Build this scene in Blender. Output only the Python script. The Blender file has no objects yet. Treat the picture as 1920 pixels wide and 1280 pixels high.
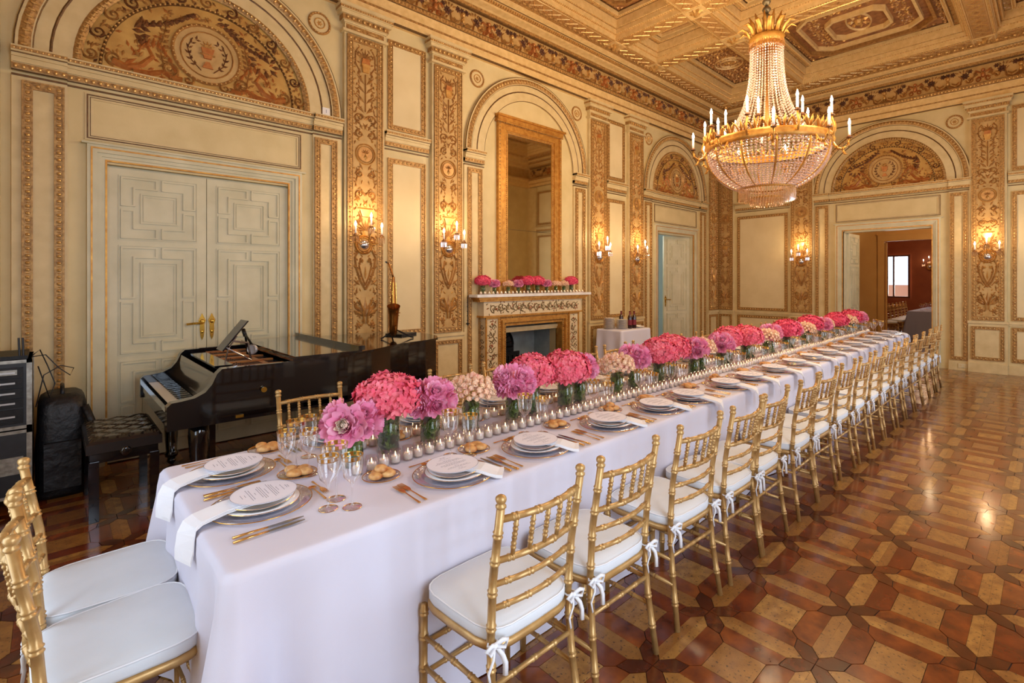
import bpy, math, random
from math import sin, cos, pi, sqrt, atan2, radians
S = bpy.context.scene
COL = S.collection
R = random.Random(7)
YAW = 45.497
# ---------------- camera, world, light, exposure ----------------
cam_d = bpy.data.cameras.new('camera'); cam = bpy.data.objects.new('camera', cam_d); COL.objects.link(cam)
cam.location = (0, 0, 1.6); cam.rotation_euler = (pi/2, 0, radians(YAW - 90 + 0.0))
cam_d.sensor_width = 36; cam_d.lens = 939.76/1920*36
cam_d.shift_x = -60/1920; cam_d.shift_y = -113/1920
cam_d.clip_start = 0.02
S.camera = cam
S.view_settings.view_transform = 'Standard'; S.view_settings.look = 'None'
S.view_settings.exposure = 0.12; S.view_settings.gamma = 1; S.view_settings.use_curve_mapping = False
W = bpy.data.worlds.new('world'); S.world = W; W.use_nodes = True
W.node_tree.nodes['Background'].inputs[0].default_value = (0.62, 0.78, 1.0, 1)
W.node_tree.nodes['Background'].inputs[1].default_value = 1.6

W1, W2, W3, W4 = 5.78, 11.7, -1.12, -0.9      # fireplace wall y, far wall x, window wall y, back wall x
CX, CY = 5.62, 2.22                          # chandelier
def lamp(name, kind, loc, power, col, rot=(0,0,0), size=None, size_y=None, rad=None):
    d = bpy.data.lights.new(name, kind); d.energy = power; d.color = col
    if kind == 'AREA':
        d.shape = 'RECTANGLE'; d.size = size; d.size_y = size_y
    if rad is not None: d.shadow_soft_size = rad
    o = bpy.data.objects.new(name, d); COL.objects.link(o); o.location = loc; o.rotation_euler = rot
    return o
DAY = (0.72, 0.84, 1.0); WARM = (1.0, 0.76, 0.46)
for i, x in enumerate((1.08, 5.4, 9.72)):     # daylight entering the three windows behind the viewer
    lamp('window_daylight', 'AREA', (x, W3 - 0.16, 1.95), (105, 62, 58)[i], DAY, (radians(90), 0, 0), 1.55, 3.1)
lamp('window_daylight', 'AREA', (W4 - 0.16, 2.3, 1.9), 34, DAY, (radians(90), 0, radians(-90)), 1.4, 2.8)
# light of the chandelier's candles and of its reflection from the crystals
for k in range(6):
    a = k*pi/3 + .35
    lamp('chandelier_light', 'POINT', (CX+1.0*cos(a), CY+1.0*sin(a), 3.6), 50, WARM, rad=0.15)
lamp('next_room_lamp', 'POINT', (13.3, 1.6, 2.9), 60, (1, .72, .42), rad=0.3)
lamp('red_room_lamp', 'POINT', (18.5, 2.6, 2.9), 60, (1, .6, .3), rad=0.3)
lamp('side_room_lamp', 'POINT', (9.3, 7.2, 2.5), 45, (.85, .95, 1), rad=0.4)

# ---------------- mesh helpers ----------------
class MB:
    def __init__(s, M=None): s.v=[]; s.f=[]; s.mi=[]; s.cur=0; s.M=M or (lambda a,b,h:(a,b,h)); s.raw=False
    def p(s, a, b, h):
        s.v.append(s.M(a,b,h)); return len(s.v)-1
    def face(s, *i): s.f.append(i); s.mi.append(s.cur)
    def box(s, a0,a1,b0,b1,h0,h1):
        q=[s.p(a,b,h) for h in (h0,h1) for b in (b0,b1) for a in (a0,a1)]
        for t in ((0,2,3,1),(4,5,7,6),(0,1,5,4),(2,6,7,3),(0,4,6,2),(1,3,7,5)): s.face(*[q[i] for i in t])
    def prism(s, pts, h0, h1, top=True, inset=0):
        n=len(pts)
        if inset:
            ca=sum(p[0] for p in pts)/n; cb=sum(p[1] for p in pts)/n
            pt=[(a+(ca-a)*inset, b+(cb-b)*inset) for a,b in pts]
        else: pt=pts
        lo=[s.p(a,b,h0) for a,b in pts]; hi=[s.p(a,b,h1) for a,b in pt]
        for i in range(n): j=(i+1)%n; s.face(lo[i],lo[j],hi[j],hi[i])
        if top: s.face(*hi)
        s.face(*lo[::-1])
    def ribbon(s, pts, w, h0, h, closed=False, taper=False):
        n=len(pts); L=[];C=[];Q=[]
        for i,(a,b) in enumerate(pts):
            if closed: p0=pts[i-1]; p1=pts[(i+1)%n]
            else: p0=pts[max(i-1,0)]; p1=pts[min(i+1,n-1)]
            dx,dy=p1[0]-p0[0],p1[1]-p0[1]; d=math.hypot(dx,dy) or 1
            k = w*(1-.75*i/(n-1)) if taper else w
            hh = h*(1-.5*i/(n-1)) if taper else h
            nx,ny=-dy/d*k/2,dx/d*k/2
            L.append(s.p(a+nx,b+ny,h0)); C.append(s.p(a,b,h0+hh)); Q.append(s.p(a-nx,b-ny,h0))
        for i in range(n if closed else n-1):
            j=(i+1)%n
            s.face(L[i],L[j],C[j],C[i]); s.face(C[i],C[j],Q[j],Q[i])
    def dome(s, a,b,ra,rb,h0,h,n=6,ang=0):
        ca,sa=cos(ang),sin(ang); r0=[];r1=[]
        for i in range(n):
            t=2*pi*i/n; x,y=ra*cos(t),rb*sin(t)
            r0.append(s.p(a+x*ca-y*sa,b+x*sa+y*ca,h0)); x*=.7;y*=.7
            r1.append(s.p(a+x*ca-y*sa,b+x*sa+y*ca,h0+h*.75))
        t=s.p(a,b,h0+h)
        for i in range(n):
            j=(i+1)%n; s.face(r0[i],r0[j],r1[j],r1[i]); s.face(r1[i],r1[j],t)
    def leaf(s, a,b,ang,ln,w,h0,h):
        ca,sa=cos(ang),sin(ang)
        def q(x,y,z): return s.p(a+x*ca-y*sa,b+x*sa+y*ca,z)
        o=[q(0,0,h0),q(ln*.4,w/2,h0),q(ln,0,h0),q(ln*.4,-w/2,h0)]; c=q(ln*.45,0,h0+h)
        for i in range(4): s.face(o[i],o[(i+1)%4],c)
    def ring(s,a,b,r,w,h0,h,n=24):
        s.ribbon([(a+r*cos(2*pi*i/n),b+r*sin(2*pi*i/n)) for i in range(n)],w,h0,h,True)
    def arc(s,a,b,r,t0,t1,w,h0,h,n=32):
        s.ribbon([(a+r*cos(t0+(t1-t0)*i/n),b+r*sin(t0+(t1-t0)*i/n)) for i in range(n+1)],w,h0,h)
    def spiral(s,a,b,r,t0,turns,w,h0,h,n=18,r1=.12):
        # from the rim inwards; turns signed
        s.ribbon([(a+r*(1-(1-r1)*i/n)*cos(t0+2*pi*turns*i/n), b+r*(1-(1-r1)*i/n)*sin(t0+2*pi*turns*i/n)) for i in range(n+1)],w,h0,h,taper=True)
    def flower(s,a,b,r,h0,h,n=6,ph=0):
        for i in range(n): s.leaf(a,b,ph+2*pi*i/n,r,r*.75,h0,h*.7)
        s.dome(a,b,r*.3,r*.3,h0,h,6)
    def disc(s,a,b,r,h0,h1,n=28):
        s.prism([(a+r*cos(2*pi*i/n),b+r*sin(2*pi*i/n)) for i in range(n)],h0,h1)
    def lathe(s, prof, n=16, c=(0,0,0), arc=2*pi, cap=True, wav=0, wn=0):
        rings=[]
        for r,z in prof:
            rings.append([s.p(c[0]+r*(1+wav*cos(wn*2*pi*i/n))*cos(arc*i/n),c[1]+r*(1+wav*cos(wn*2*pi*i/n))*sin(arc*i/n),c[2]+z) for i in range(n)])
        for k in range(len(rings)-1):
            for i in range(n):
                j=(i+1)%n; s.face(rings[k][i],rings[k][j],rings[k+1][j],rings[k+1][i])
        if cap: s.face(*rings[0][::-1]); s.face(*rings[-1])
    def tube(s, pts, rad, n=8, closed=False, cap=True, flat=1.0):
        # 3-D polyline sweep; rad number or list
        m=len(pts); rg=[]; up=None
        for i,P in enumerate(pts):
            if closed: A=pts[i-1]; B=pts[(i+1)%m]
            else: A=pts[max(i-1,0)]; B=pts[min(i+1,m-1)]
            t=[B[k]-A[k] for k in range(3)]; d=sqrt(sum(x*x for x in t)) or 1; t=[x/d for x in t]
            if up is None: up=(0,0,1) if abs(t[2])<.9 else (1,0,0)
            dot=sum(up[k]*t[k] for k in range(3)); u=[up[k]-dot*t[k] for k in range(3)]
            d=sqrt(sum(x*x for x in u)) or 1; u=[x/d for x in u]; up=u
            w=[t[1]*u[2]-t[2]*u[1],t[2]*u[0]-t[0]*u[2],t[0]*u[1]-t[1]*u[0]]
            r=rad[i] if isinstance(rad,(list,tuple)) else rad
            rg.append([s.p(*[P[k]+r*(flat*cos(2*pi*j/n)*u[k]+sin(2*pi*j/n)*w[k]) for k in range(3)]) for j in range(n)])
        for i in range(m if closed else m-1):
            a,b=rg[i],rg[(i+1)%m]
            for j in range(n): q=(j+1)%n; s.face(a[j],a[q],b[q],b[j])
        if cap and not closed: s.face(*rg[0][::-1]); s.face(*rg[-1])
    def ball(s,c,r,n=8,m=5,sz=1.0,sx=1.0,sy=1.0):
        s.lathe([(max(r*sin(pi*k/m),r*.02),-r*sz*cos(pi*k/m)) for k in range(m+1)],n,c) if sx==1 else None
    def build(s,name,mats,parent=None,loc=None,rz=0,smooth=False,label=None,**kw):
        me=bpy.data.meshes.new(name); me.from_pydata(s.v,[],s.f)
        if not isinstance(mats,(list,tuple)): mats=[mats]
        for m in mats: me.materials.append(m)
        if len(mats)>1: me.polygons.foreach_set('material_index',s.mi)
        if smooth: me.polygons.foreach_set('use_smooth',[True]*len(s.f))
        me.update()
        return link(name,me,parent,loc,rz,label,**kw)
def link(name,me,parent=None,loc=None,rz=0,label=None,cat=None,kind=None,group=None):
    o=bpy.data.objects.new(name,me); COL.objects.link(o)
    if parent is not None: o.parent=parent
    if loc is not None: o.location=loc
    if rz: o.rotation_euler[2]=rz
    tag(o,label,cat,group,kind); return o
def tag(o,label=None,cat=None,group=None,kind=None):
    if label: o['label']=label
    if cat: o['category']=cat
    if group: o['group']=group
    if kind: o['kind']=kind
    return o
def thing(name,label,cat,loc=(0,0,0),rz=0,group=None):
    o=link(name,None,None,loc,rz,label,cat,None,group); o.empty_display_size=.1; return o
def copy_tree(o,parent=None):
    c=o.copy(); COL.objects.link(c); c.parent=parent
    for ch in KIDS.get(o.name,()) : copy_tree(ch,c)
    return c
KIDS={}
def reg(root):
    for o in bpy.data.objects:
        if o.parent: KIDS.setdefault(o.parent.name,[]); (o in KIDS[o.parent.name]) or KIDS[o.parent.name].append(o)
def dup(root,loc,rz,label=None,group=None):
    c=copy_tree(root); c.location=loc; c.rotation_euler=(0,0,rz)
    if label: c['label']=label
    if group: c['group']=group
    return c
def rectring(mb,a0,a1,b0,b1,w,h0,h1):
    mb.box(a0,a1,b0,b0+w,h0,h1); mb.box(a0,a1,b1-w,b1,h0,h1)
    mb.box(a0,a0+w,b0+w,b1-w,h0,h1); mb.box(a1-w,a1,b0+w,b1-w,h0,h1)
def eggs(mb,p0,p1,sp,ra,rb,h0,h,n=6):
    d=math.hypot(p1[0]-p0[0],p1[1]-p0[1]); k=max(1,int(d/sp)); an=atan2(p1[1]-p0[1],p1[0]-p0[0])
    for i in range(k):
        t=(i+.5)/k; mb.dome(p0[0]+(p1[0]-p0[0])*t,p0[1]+(p1[1]-p0[1])*t,ra,rb,h0,h,n,an)
def eggarc(mb,a,b,r,t0,t1,sp,ra,rb,h0,h,n=6):
    k=int(abs(t1-t0)*r/sp)
    for i in range(k):
        t=t0+(t1-t0)*(i+.5)/k; mb.dome(a+r*cos(t),b+r*sin(t),ra,rb,h0,h,n,t+pi/2)
def backed(mb,m0,a0,a1,z,hh,o,h0):
    c=mb.cur; mb.cur=m0; mb.box(a0,a1,z-hh,z+hh,o,h0); mb.cur=c
def frame(mb,a0,a1,b0,b1,w,o):
    """gilt strip with an egg and bead border; material 0 strip, 1 eggs"""
    mb.cur=0; rectring(mb,a0,a1,b0,b1,w,o,o+.012)
    rectring(mb,a0-.008,a1+.008,b0-.008,b1+.008,.012,o,o+.022); rectring(mb,a0+w-.006,a1-w+.006,b0+w-.006,b1-w+.006,.01,o,o+.018)
    mb.cur=1; m=w/2
    for q0,q1 in (((a0+w,b0+m),(a1-w,b0+m)),((a0+w,b1-m),(a1-w,b1-m)),((a0+m,b0),(a0+m,b1)),((a1-m,b0),(a1-m,b1))):
        eggs(mb,q0,q1,.056,.015,w*.33,o+.01,.02); 
    for q0,q1 in (((a0+m,b0+.028),(a0+m,b1+.028-.056)),((a1-m,b0+.028),(a1-m,b1-.028))):
        eggs(mb,q0,q1,.056,.006,w*.3,o+.01,.012,4)
# ---------------- materials ----------------
def sr(r,g,b): 
    f=lambda c:(c/255/12.92) if c/255<=.04045 else ((c/255+.055)/1.055)**2.4
    return (f(r),f(g),f(b),1)
def mat(name,col,rough=.5,metal=0,spec=.5,noise=None,bump=None,var=None,coat=0,trans=0,sheen=0,emis=None,ior=1.5):
    """noise=(scale,colour2,contrast); bump=(scale,strength,dist); var=(colour2) per island/object"""
    m=bpy.data.materials.new(name); m.use_nodes=True; nt=m.node_tree; N=nt.nodes; L=nt.links; b=N['Principled BSDF']
    b.inputs['Base Color'].default_value=col; b.inputs['Roughness'].default_value=rough; b.inputs['Metallic'].default_value=metal
    b.inputs['Specular IOR Level'].default_value=spec; b.inputs['Coat Weight'].default_value=coat; b.inputs['Coat Roughness'].default_value=.12
    b.inputs['Transmission Weight'].default_value=trans; b.inputs['IOR'].default_value=ior
    if emis: b.inputs['Emission Color'].default_value=emis[0]; b.inputs['Emission Strength'].default_value=emis[1]
    src=None; tc=N.new('ShaderNodeTexCoord')
    if var:
        g=N.new('ShaderNodeNewGeometry'); oi=N.new('ShaderNodeObjectInfo'); ad=N.new('ShaderNodeMath'); ad.operation='ADD'; fr=N.new('ShaderNodeMath'); fr.operation='FRACT'
        L.new(g.outputs['Random Per Island'],ad.inputs[0]); L.new(oi.outputs['Random'],ad.inputs[1]); L.new(ad.outputs[0],fr.inputs[0])
        mx=N.new('ShaderNodeMix'); mx.data_type='RGBA'; mx.inputs[6].default_value=col; mx.inputs[7].default_value=var; L.new(fr.outputs[0],mx.inputs[0]); src=mx.outputs[2]
    if noise:
        n=N.new('ShaderNodeTexNoise'); n.inputs['Scale'].default_value=noise[0]; n.inputs['Detail'].default_value=5
        L.new(tc.outputs['Object'],n.inputs['Vector'])
        cr=N.new('ShaderNodeMapRange'); cr.inputs[1].default_value=.5-noise[2]; cr.inputs[2].default_value=.5+noise[2]; L.new(n.outputs[0],cr.inputs[0])
        mx=N.new('ShaderNodeMix'); mx.data_type='RGBA'; mx.inputs[7].default_value=noise[1]; L.new(cr.outputs[0],mx.inputs[0])
        if src: L.new(src,mx.inputs[6])
        else: mx.inputs[6].default_value=col
        src=mx.outputs[2]
    if src: L.new(src,b.inputs['Base Color'])
    if bump:
        n=N.new('ShaderNodeTexNoise'); n.inputs['Scale'].default_value=bump[0]; n.inputs['Detail'].default_value=4; L.new(tc.outputs['Object'],n.inputs['Vector'])
        bp=N.new('ShaderNodeBump'); bp.inputs['Strength'].default_value=bump[1]; bp.inputs['Distance'].default_value=bump[2]; L.new(n.outputs[0],bp.inputs['Height']); L.new(bp.outputs[0],b.inputs['Normal'])
    return m
def glassy(name,tint=(1,1,1,1),gl=(1,1,1,1),base=.04,edge=.7,rough=.02):
    m=bpy.data.materials.new(name); m.use_nodes=True; nt=m.node_tree; N=nt.nodes; L=nt.links; N.remove(N['Principled BSDF'])
    t=N.new('ShaderNodeBsdfTransparent'); t.inputs[0].default_value=tint; g=N.new('ShaderNodeBsdfGlossy'); g.inputs[0].default_value=gl; g.inputs['Roughness'].default_value=rough
    lw=N.new('ShaderNodeLayerWeight'); lw.inputs[0].default_value=.35; mr=N.new('ShaderNodeMapRange'); mr.inputs[3].default_value=base; mr.inputs[4].default_value=edge; L.new(lw.outputs['Facing'],mr.inputs[0])
    mx=N.new('ShaderNodeMixShader'); L.new(mr.outputs[0],mx.inputs[0]); L.new(t.outputs[0],mx.inputs[1]); L.new(g.outputs[0],mx.inputs[2]); L.new(mx.outputs[0],N['Material Output'].inputs[0])
    return m
def emit(name,col,st):
    m=bpy.data.materials.new(name); m.use_nodes=True; N=m.node_tree.nodes; N.remove(N['Principled BSDF']); e=N.new('ShaderNodeEmission'); e.inputs[0].default_value=col; e.inputs[1].default_value=st
    m.node_tree.links.new(e.outputs[0],N['Material Output'].inputs[0]); return m
wallm=mat('cream_wall_paint',sr(222,200,148),.55,noise=(3.5,sr(206,182,128),.25),bump=(60,.12,.004))
trimm=mat('cream_trim_paint',sr(222,198,146),.5,noise=(8,sr(204,178,126),.25))
doorm=mat('grey_cream_door_paint',sr(212,202,168),.45,noise=(5,sr(196,186,150),.2))
panm=mat('panel_plaster',sr(230,208,160),.6,noise=(2.5,sr(216,192,142),.25),bump=(90,.08,.003))
linem=mat('dark_gilt_line',sr(122,84,40),.5,metal=.2,noise=(30,sr(84,56,28),.2))
giltm=mat('old_gilt_strip',sr(200,156,92),.45,metal=.35,noise=(40,sr(134,94,48),.2),bump=(160,.4,.004))
eggm=mat('pale_gilt_beads',sr(226,186,118),.32,metal=.5,noise=(50,sr(190,144,80),.2))
groundm=mat('tan_relief_ground',sr(206,168,108),.6,metal=.1,noise=(9,sr(180,140,78),.25),bump=(130,.35,.004))
ochrem=mat('ochre_lunette_ground',sr(206,162,84),.6,metal=.1,noise=(6,sr(170,120,48),.25),bump=(110,.4,.004))
reliefm=mat('carved_gilt_relief',sr(196,146,82),.4,metal=.3,noise=(22,sr(150,104,54),.22))
reliefl=mat('light_gilt_relief',sr(222,178,104),.34,metal=.45,noise=(22,sr(182,132,68),.22))
darkrel=mat('dark_relief',sr(140,92,50),.5,metal=.2,noise=(30,sr(90,52,34),.2))
plumm=mat('plum_flower_relief',sr(118,72,46),.55,noise=(30,sr(84,54,34),.2))
orangem=mat('orange_relief',sr(196,132,68),.45,metal=.25,noise=(25,sr(170,96,44),.2))
ceilm=mat('ceiling_cream_gold',sr(236,202,140),.5,metal=.08,noise=(14,sr(214,176,112),.25),bump=(120,.15,.002))
cofm=mat('coffer_brown_ground',sr(172,116,66),.6,noise=(12,sr(122,74,42),.2),bump=(90,.5,.006))
goldm=mat('bright_gold_leaf',sr(214,160,76),.36,metal=.55,noise=(18,sr(170,110,40),.25),bump=(140,.5,.004))
mirrorm=mat('old_mirror_glass',sr(205,196,172),.03,metal=1)
blackm=mat('black_lacquer',sr(12,12,16),.06,spec=.6,coat=.6)
ironm=mat('black_iron',sr(34,32,32),.45,metal=.5,noise=(30,sr(22,20,20),.2),bump=(80,.4,.003))
# ---------------- floor: star parquet ----------------
def floor_part():
    fl=MB(); fl.box(W4-.1,W2+.25,W3-.1,W1+.2,-.06,-.004)
    floor=fl.build('floor',mat('dark_floor_joint',sr(52,28,16),.6),kind='structure')
    lightw=mat('worn_pale_oak',sr(186,138,68),.3,noise=(18,sr(132,86,38),.2),var=sr(148,96,42),coat=.5,bump=(120,.25,.003))
    brownw=mat('reddish_walnut',sr(122,50,18),.22,noise=(9,sr(80,30,12),.2),var=sr(158,84,30),coat=.6,bump=(70,.15,.002))
    darkw=mat('dark_walnut',sr(92,40,18),.22,noise=(14,sr(58,24,12),.22),var=sr(122,60,26),coat=.6)
    for m,sc in ((lightw,(14,70,1)),):    # worm marks and open grain
        nt=m.node_tree; N=nt.nodes; L=nt.links; b=N['Principled BSDF']
        tc=N.new('ShaderNodeTexCoord'); n=N.new('ShaderNodeTexNoise'); n.inputs['Scale'].default_value=70; n.inputs['Detail'].default_value=6; L.new(tc.outputs['Object'],n.inputs['Vector'])
        r=N.new('ShaderNodeMapRange'); r.inputs[1].default_value=.33; r.inputs[2].default_value=.41; L.new(n.outputs[0],r.inputs[0])
        mx=N.new('ShaderNodeMix'); mx.data_type='RGBA'; mx.inputs[6].default_value=sr(70,40,20); L.new(r.outputs[0],mx.inputs[0])
        old=b.inputs['Base Color'].links[0].from_socket; L.new(old,mx.inputs[7]); L.new(mx.outputs[2],b.inputs['Base Color'])
    px,py=.489,.471; ox,oy=2.274,1.171
    g=.0022
    polys=[]
    for k in range(4):
        def rot(u,v,k=k):
            for _ in range(k): u,v=1-v,u
            return u,v
        polys.append(([rot(*q) for q in ((.0,.0),(.1,.0),(.205,.09),(.225,.225),(.09,.205),(.0,.1))],2))
        polys.append(([rot(*q) for q in ((.1,.0),(.9,.0),(.795,.09),(.205,.09))],0))
        polys.append(([rot(*q) for q in ((.205,.09),(.795,.09),(.775,.225),(.7,.3),(.3,.3),(.225,.225))],1))
    polys.append(([(.3,.3),(.7,.3),(.7,.7),(.3,.7)],0))
    mats=(lightw,brownw,darkw); cells=[]
    i0=int((W4-ox)/px)-1; i1=int((W2-ox)/px)+1; j0=int((W3-oy)/py)-1; j1=int((W1-oy)/py)+1
    yaw=radians(YAW); c,s=cos(yaw),sin(yaw)
    for i in range(i0,i1+1):
        for j in range(j0,j1+1):
            X=ox+(i+.5)*px; Y=oy+(j+.5)*py
            fw=c*X+s*Y; rt=s*X-c*Y; vis=0
            if fw>.4:
                u=1020+939.8*rt/fw; v=527+939.8*1.6/fw
                if -60<u<1980 and v<1360: vis=1
            hid = 1.65<Y<2.85 and .3<X<10.4
            cells.append((-(fw) if not vis or hid else 1000-fw,X,Y,i,j,vis and not hid))
    cells.sort(key=lambda t:-t[0])
    rest=[MB(),MB(),MB()]; nobj=0
    for _,X,Y,i,j,vis in cells:
        for pts,mi in polys:
            q=[(ox+(i+u)*px,oy+(j+v)*py) for u,v in pts]
            q=[(min(max(a,W4),W2+.1),min(max(b,W3),W1+.05)) for a,b in q]
            ca=sum(a for a,b in q)/len(q); cb=sum(b for a,b in q)/len(q)
            ar=abs(sum(q[k][0]*q[(k+1)%len(q)][1]-q[(k+1)%len(q)][0]*q[k][1] for k in range(len(q))))
            if ar<2e-4: continue
            qq=[]
            for a,b in q:
                d=math.hypot(a-ca,b-cb) or 1; qq.append((a+(ca-a)*g/d,b+(cb-b)*g/d))
            hz=R.uniform(-.0006,.0006)
            if vis and nobj<290:
                m=MB(); m.prism(qq,-.006,hz); m.build('parquet_block',mats[mi],floor); nobj+=1
            else: rest[mi].prism(qq,-.006,hz)
    for k,r in enumerate(rest): r.build('parquet_blocks',mats[k],floor,kind='stuff')
floor_part()
# ---------------- walls ----------------
def ML(a,b,h): return (a,W1-h,b)
def MF(a,b,h): return (W2-h,a,b)
def wallshell(name,M,spans,doors,hgt=5.7,th=.14):
    """spans (a0,a1); doors list (a0,a1,z1)"""
    m=MB(M); x=spans[0]
    for a0,a1,z1 in doors:
        m.box(x,a0,0,hgt,-th,0); m.box(a0,a1,z1,hgt,-th,0); x=a1
    m.box(x,spans[1],0,hgt,-th,0)
    return m.build(name,wallm,kind='structure')
wl=wallshell("wall_left",ML,(W4-.1,W2+.14),[(.343,1.817,2.62),(4.8,5.95,.96),(8.9,10.42,2.62)])
wf=wallshell('wall_far',MF,(W3-.1,W1),[(1.58,3.05,2.62)])
# window wall and back wall behind the viewer
def MR(a,b,h): return (a,W3+h,b)
def MK(a,b,h): return (W4+h,a,b)
def wallwin(name,M,x0,x1,wins,hgt=5.7):
    m=MB(M); x=x0
    for a0,a1,z0,z1 in wins:
        m.box(x,a0,0,hgt,-.14,0); m.box(a0,a1,0,z0,-.14,0); m.box(a0,a1,z1,hgt,-.14,0); x=a1
    m.box(x,x1,0,hgt,-.14,0)
    o=m.build(name,wallm,kind='structure')
    return o
wr=wallwin('wall_right',MR,W4-.1,W2+.1,[(c-.8,c+.8,.35,3.5) for c in (1.08,5.4,9.72)])
wb=wallwin('wall_back',MK,W3,W1,[(1.6,3.0,.4,3.3)])
for k,c in enumerate((1.08,5.4,9.72)):
    m=MB(MR); rectring(m,c-.8,c+.8,.35,3.5,.08,-.1,-.03); m.box(c-.04,c+.04,.35,3.5,-.1,-.04)
    for z in (1.2,2.1,2.8): m.box(c-.8,c+.8,z-.02,z+.02,-.09,-.05)
    m.build('window_%d'%(k+1),trimm,kind='structure')
m=MB(MK); rectring(m,1.6,3.0,.4,3.3,.08,-.1,-.03); m.box(2.27,2.33,.4,3.3,-.1,-.04); m.build('window_4',trimm,kind='structure')
def border_mats(): return [giltm,eggm]
# pilaster relief, built once in (a in -.14..+.14, z) and reused
def pilaster_relief(M,seed):
    r=random.Random(seed); m=MB(M); h=.022
    def two(fn):
        for sg in (-1,1): fn(sg)
    m.cur=0
    # foot: acanthus fan and blossoms
    for k in range(7):
        t=pi/2+(k-3)*.36; m.leaf(0,1.18,t,.2+.04*(k%2),.06,0,h)
    two(lambda s: (m.flower(s*.085,1.08,.05,0,h,6), m.spiral(s*.09,1.32,.05,-pi/2*s+pi*(s<0),.9*s,.022,0,h)))
    m.cur=1; two(lambda s: m.ribbon([(s*.02,1.1),(s*.03,1.25),(s*.08,1.38),(s*.1,1.36)],.014,.01,h)); m.cur=0
    # heart of leaves
    def heart(s):
        m.ribbon([(0,1.5),(s*.06,1.6),(s*.11,1.75),(s*.125,1.88),(s*.08,1.97),(s*.02,1.93)],.03,0,h)
        m.ribbon([(0,1.55),(s*.045,1.66),(s*.075,1.78),(s*.06,1.87)],.022,0,h)
        m.leaf(s*.1,1.75,pi/2-s*1.0,.06,.03,0,h); m.leaf(s*.06,1.55,pi/2-s*.9,.12,.04,0,h)
    two(heart); m.cur=1; two(lambda s: m.flower(s*.045,1.84,.03,.006,h,6)); m.leaf(0,1.62,pi/2,.16,.03,.004,h); m.cur=0
    # scroll pairs
    for z,rr,up in ((2.08,.055,1),(2.62,.06,-1),(2.86,.05,1),(3.33,.055,1),(3.52,.065,-1)):
        two(lambda s: m.spiral(s*.07,z,rr,pi/2 if up>0 else -pi/2,-1.3*s*up,.026,0,h,16))
        m.cur=1; two(lambda s: m.dome(s*.07,z,.016,.016,.006,h)); m.cur=0
        two(lambda s: (m.leaf(s*.02,z-.02,pi/2-s*.8*up,.11,.035,0,h*.8), m.leaf(s*.03,z+.05*up,pi/2*up-s*.5,.1,.03,0,h*.8)))
    # tazza, sconce back urn
    m.cur=1; m.prism([(-.045,2.36),(.045,2.36),(.07,2.44),(-.07,2.44)],0,.02); m.ribbon([(-.09,2.46),(.09,2.46)],.02,0,.025); m.dome(0,2.5,.03,.03,0,.02)
    m.cur=0
    for k in range(9): m.leaf(0,2.2,pi*k/8,.13,.035,0,h*.8)
    two(lambda s: (m.leaf(s*.03,2.28,pi/2-s*.4,.16,.04,0,h), m.flower(s*.09,2.3,.035,0,h,5)))
    # medallion with vase
    m.cur=1; m.ring(0,3.1,.118,.018,0,.022); m.ring(0,3.1,.095,.01,0,.014); m.leaf(0,3.02,pi/2,.1,.06,0,.025); m.cur=0
    for k in range(5): m.leaf(0,3.1,pi/2+(k-2)*.5,.07,.022,0,.02)
    m.disc(0,3.1,.085,0,.004,20)
    # upper growth and urn
    for z in (3.66,3.78,3.9,4.0):
        two(lambda s: (m.leaf(s*.01,z-.08,pi/2-s*.75,.15,.036,0,h), m.leaf(s*.07,z,pi/2-s*.2,.08,.025,0,h*.8)))
    m.ribbon([(0,3.6),(0,4.04)],.016,0,.02)
    m.cur=1; m.prism([(-.035,4.06),(.035,4.06),(.05,4.16),(-.05,4.16)],0,.022); m.cur=2; m.prism([(-.05,4.16),(.05,4.16),(.04,4.22),(-.04,4.22)],0,.026); m.cur=0
    for k in range(7): m.leaf(0,4.22,pi/2+(k-3)*.42,.1+.05*r.random(),.03,0,h)
    two(lambda s: m.ribbon([(s*.06,4.05),(s*.12,4.15),(s*.12,4.28),(s*.08,4.34)],.016,0,.016))
    rr=random.Random(seed+5)
    for k in range(74):
        z=1.02+k*.0455
        if abs(z-3.1)<.13: continue
        for q in range(2):
            m.cur=rr.choice((0,0,1)); x=rr.uniform(.02,.135)
            t=rr.uniform(.2,1.3); 
            for s in (-1,1): m.leaf(s*x,z,(pi/2-s*t) if q else (-pi/2+s*t),.055,.024,0,h*.75)
    m.cur=0
    for z in (1.45,2.0,2.75,3.42,3.58):
        two(lambda s: (m.leaf(s*.115,z,pi/2+s*.2,.09,.026,0,h*.7),m.dome(s*.12,z+.11,.011,.011,0,.018,5)))
    return m
def mapper(M,a0,o):
    return lambda a,b,h: M(a0+a,b,o+h)
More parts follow.
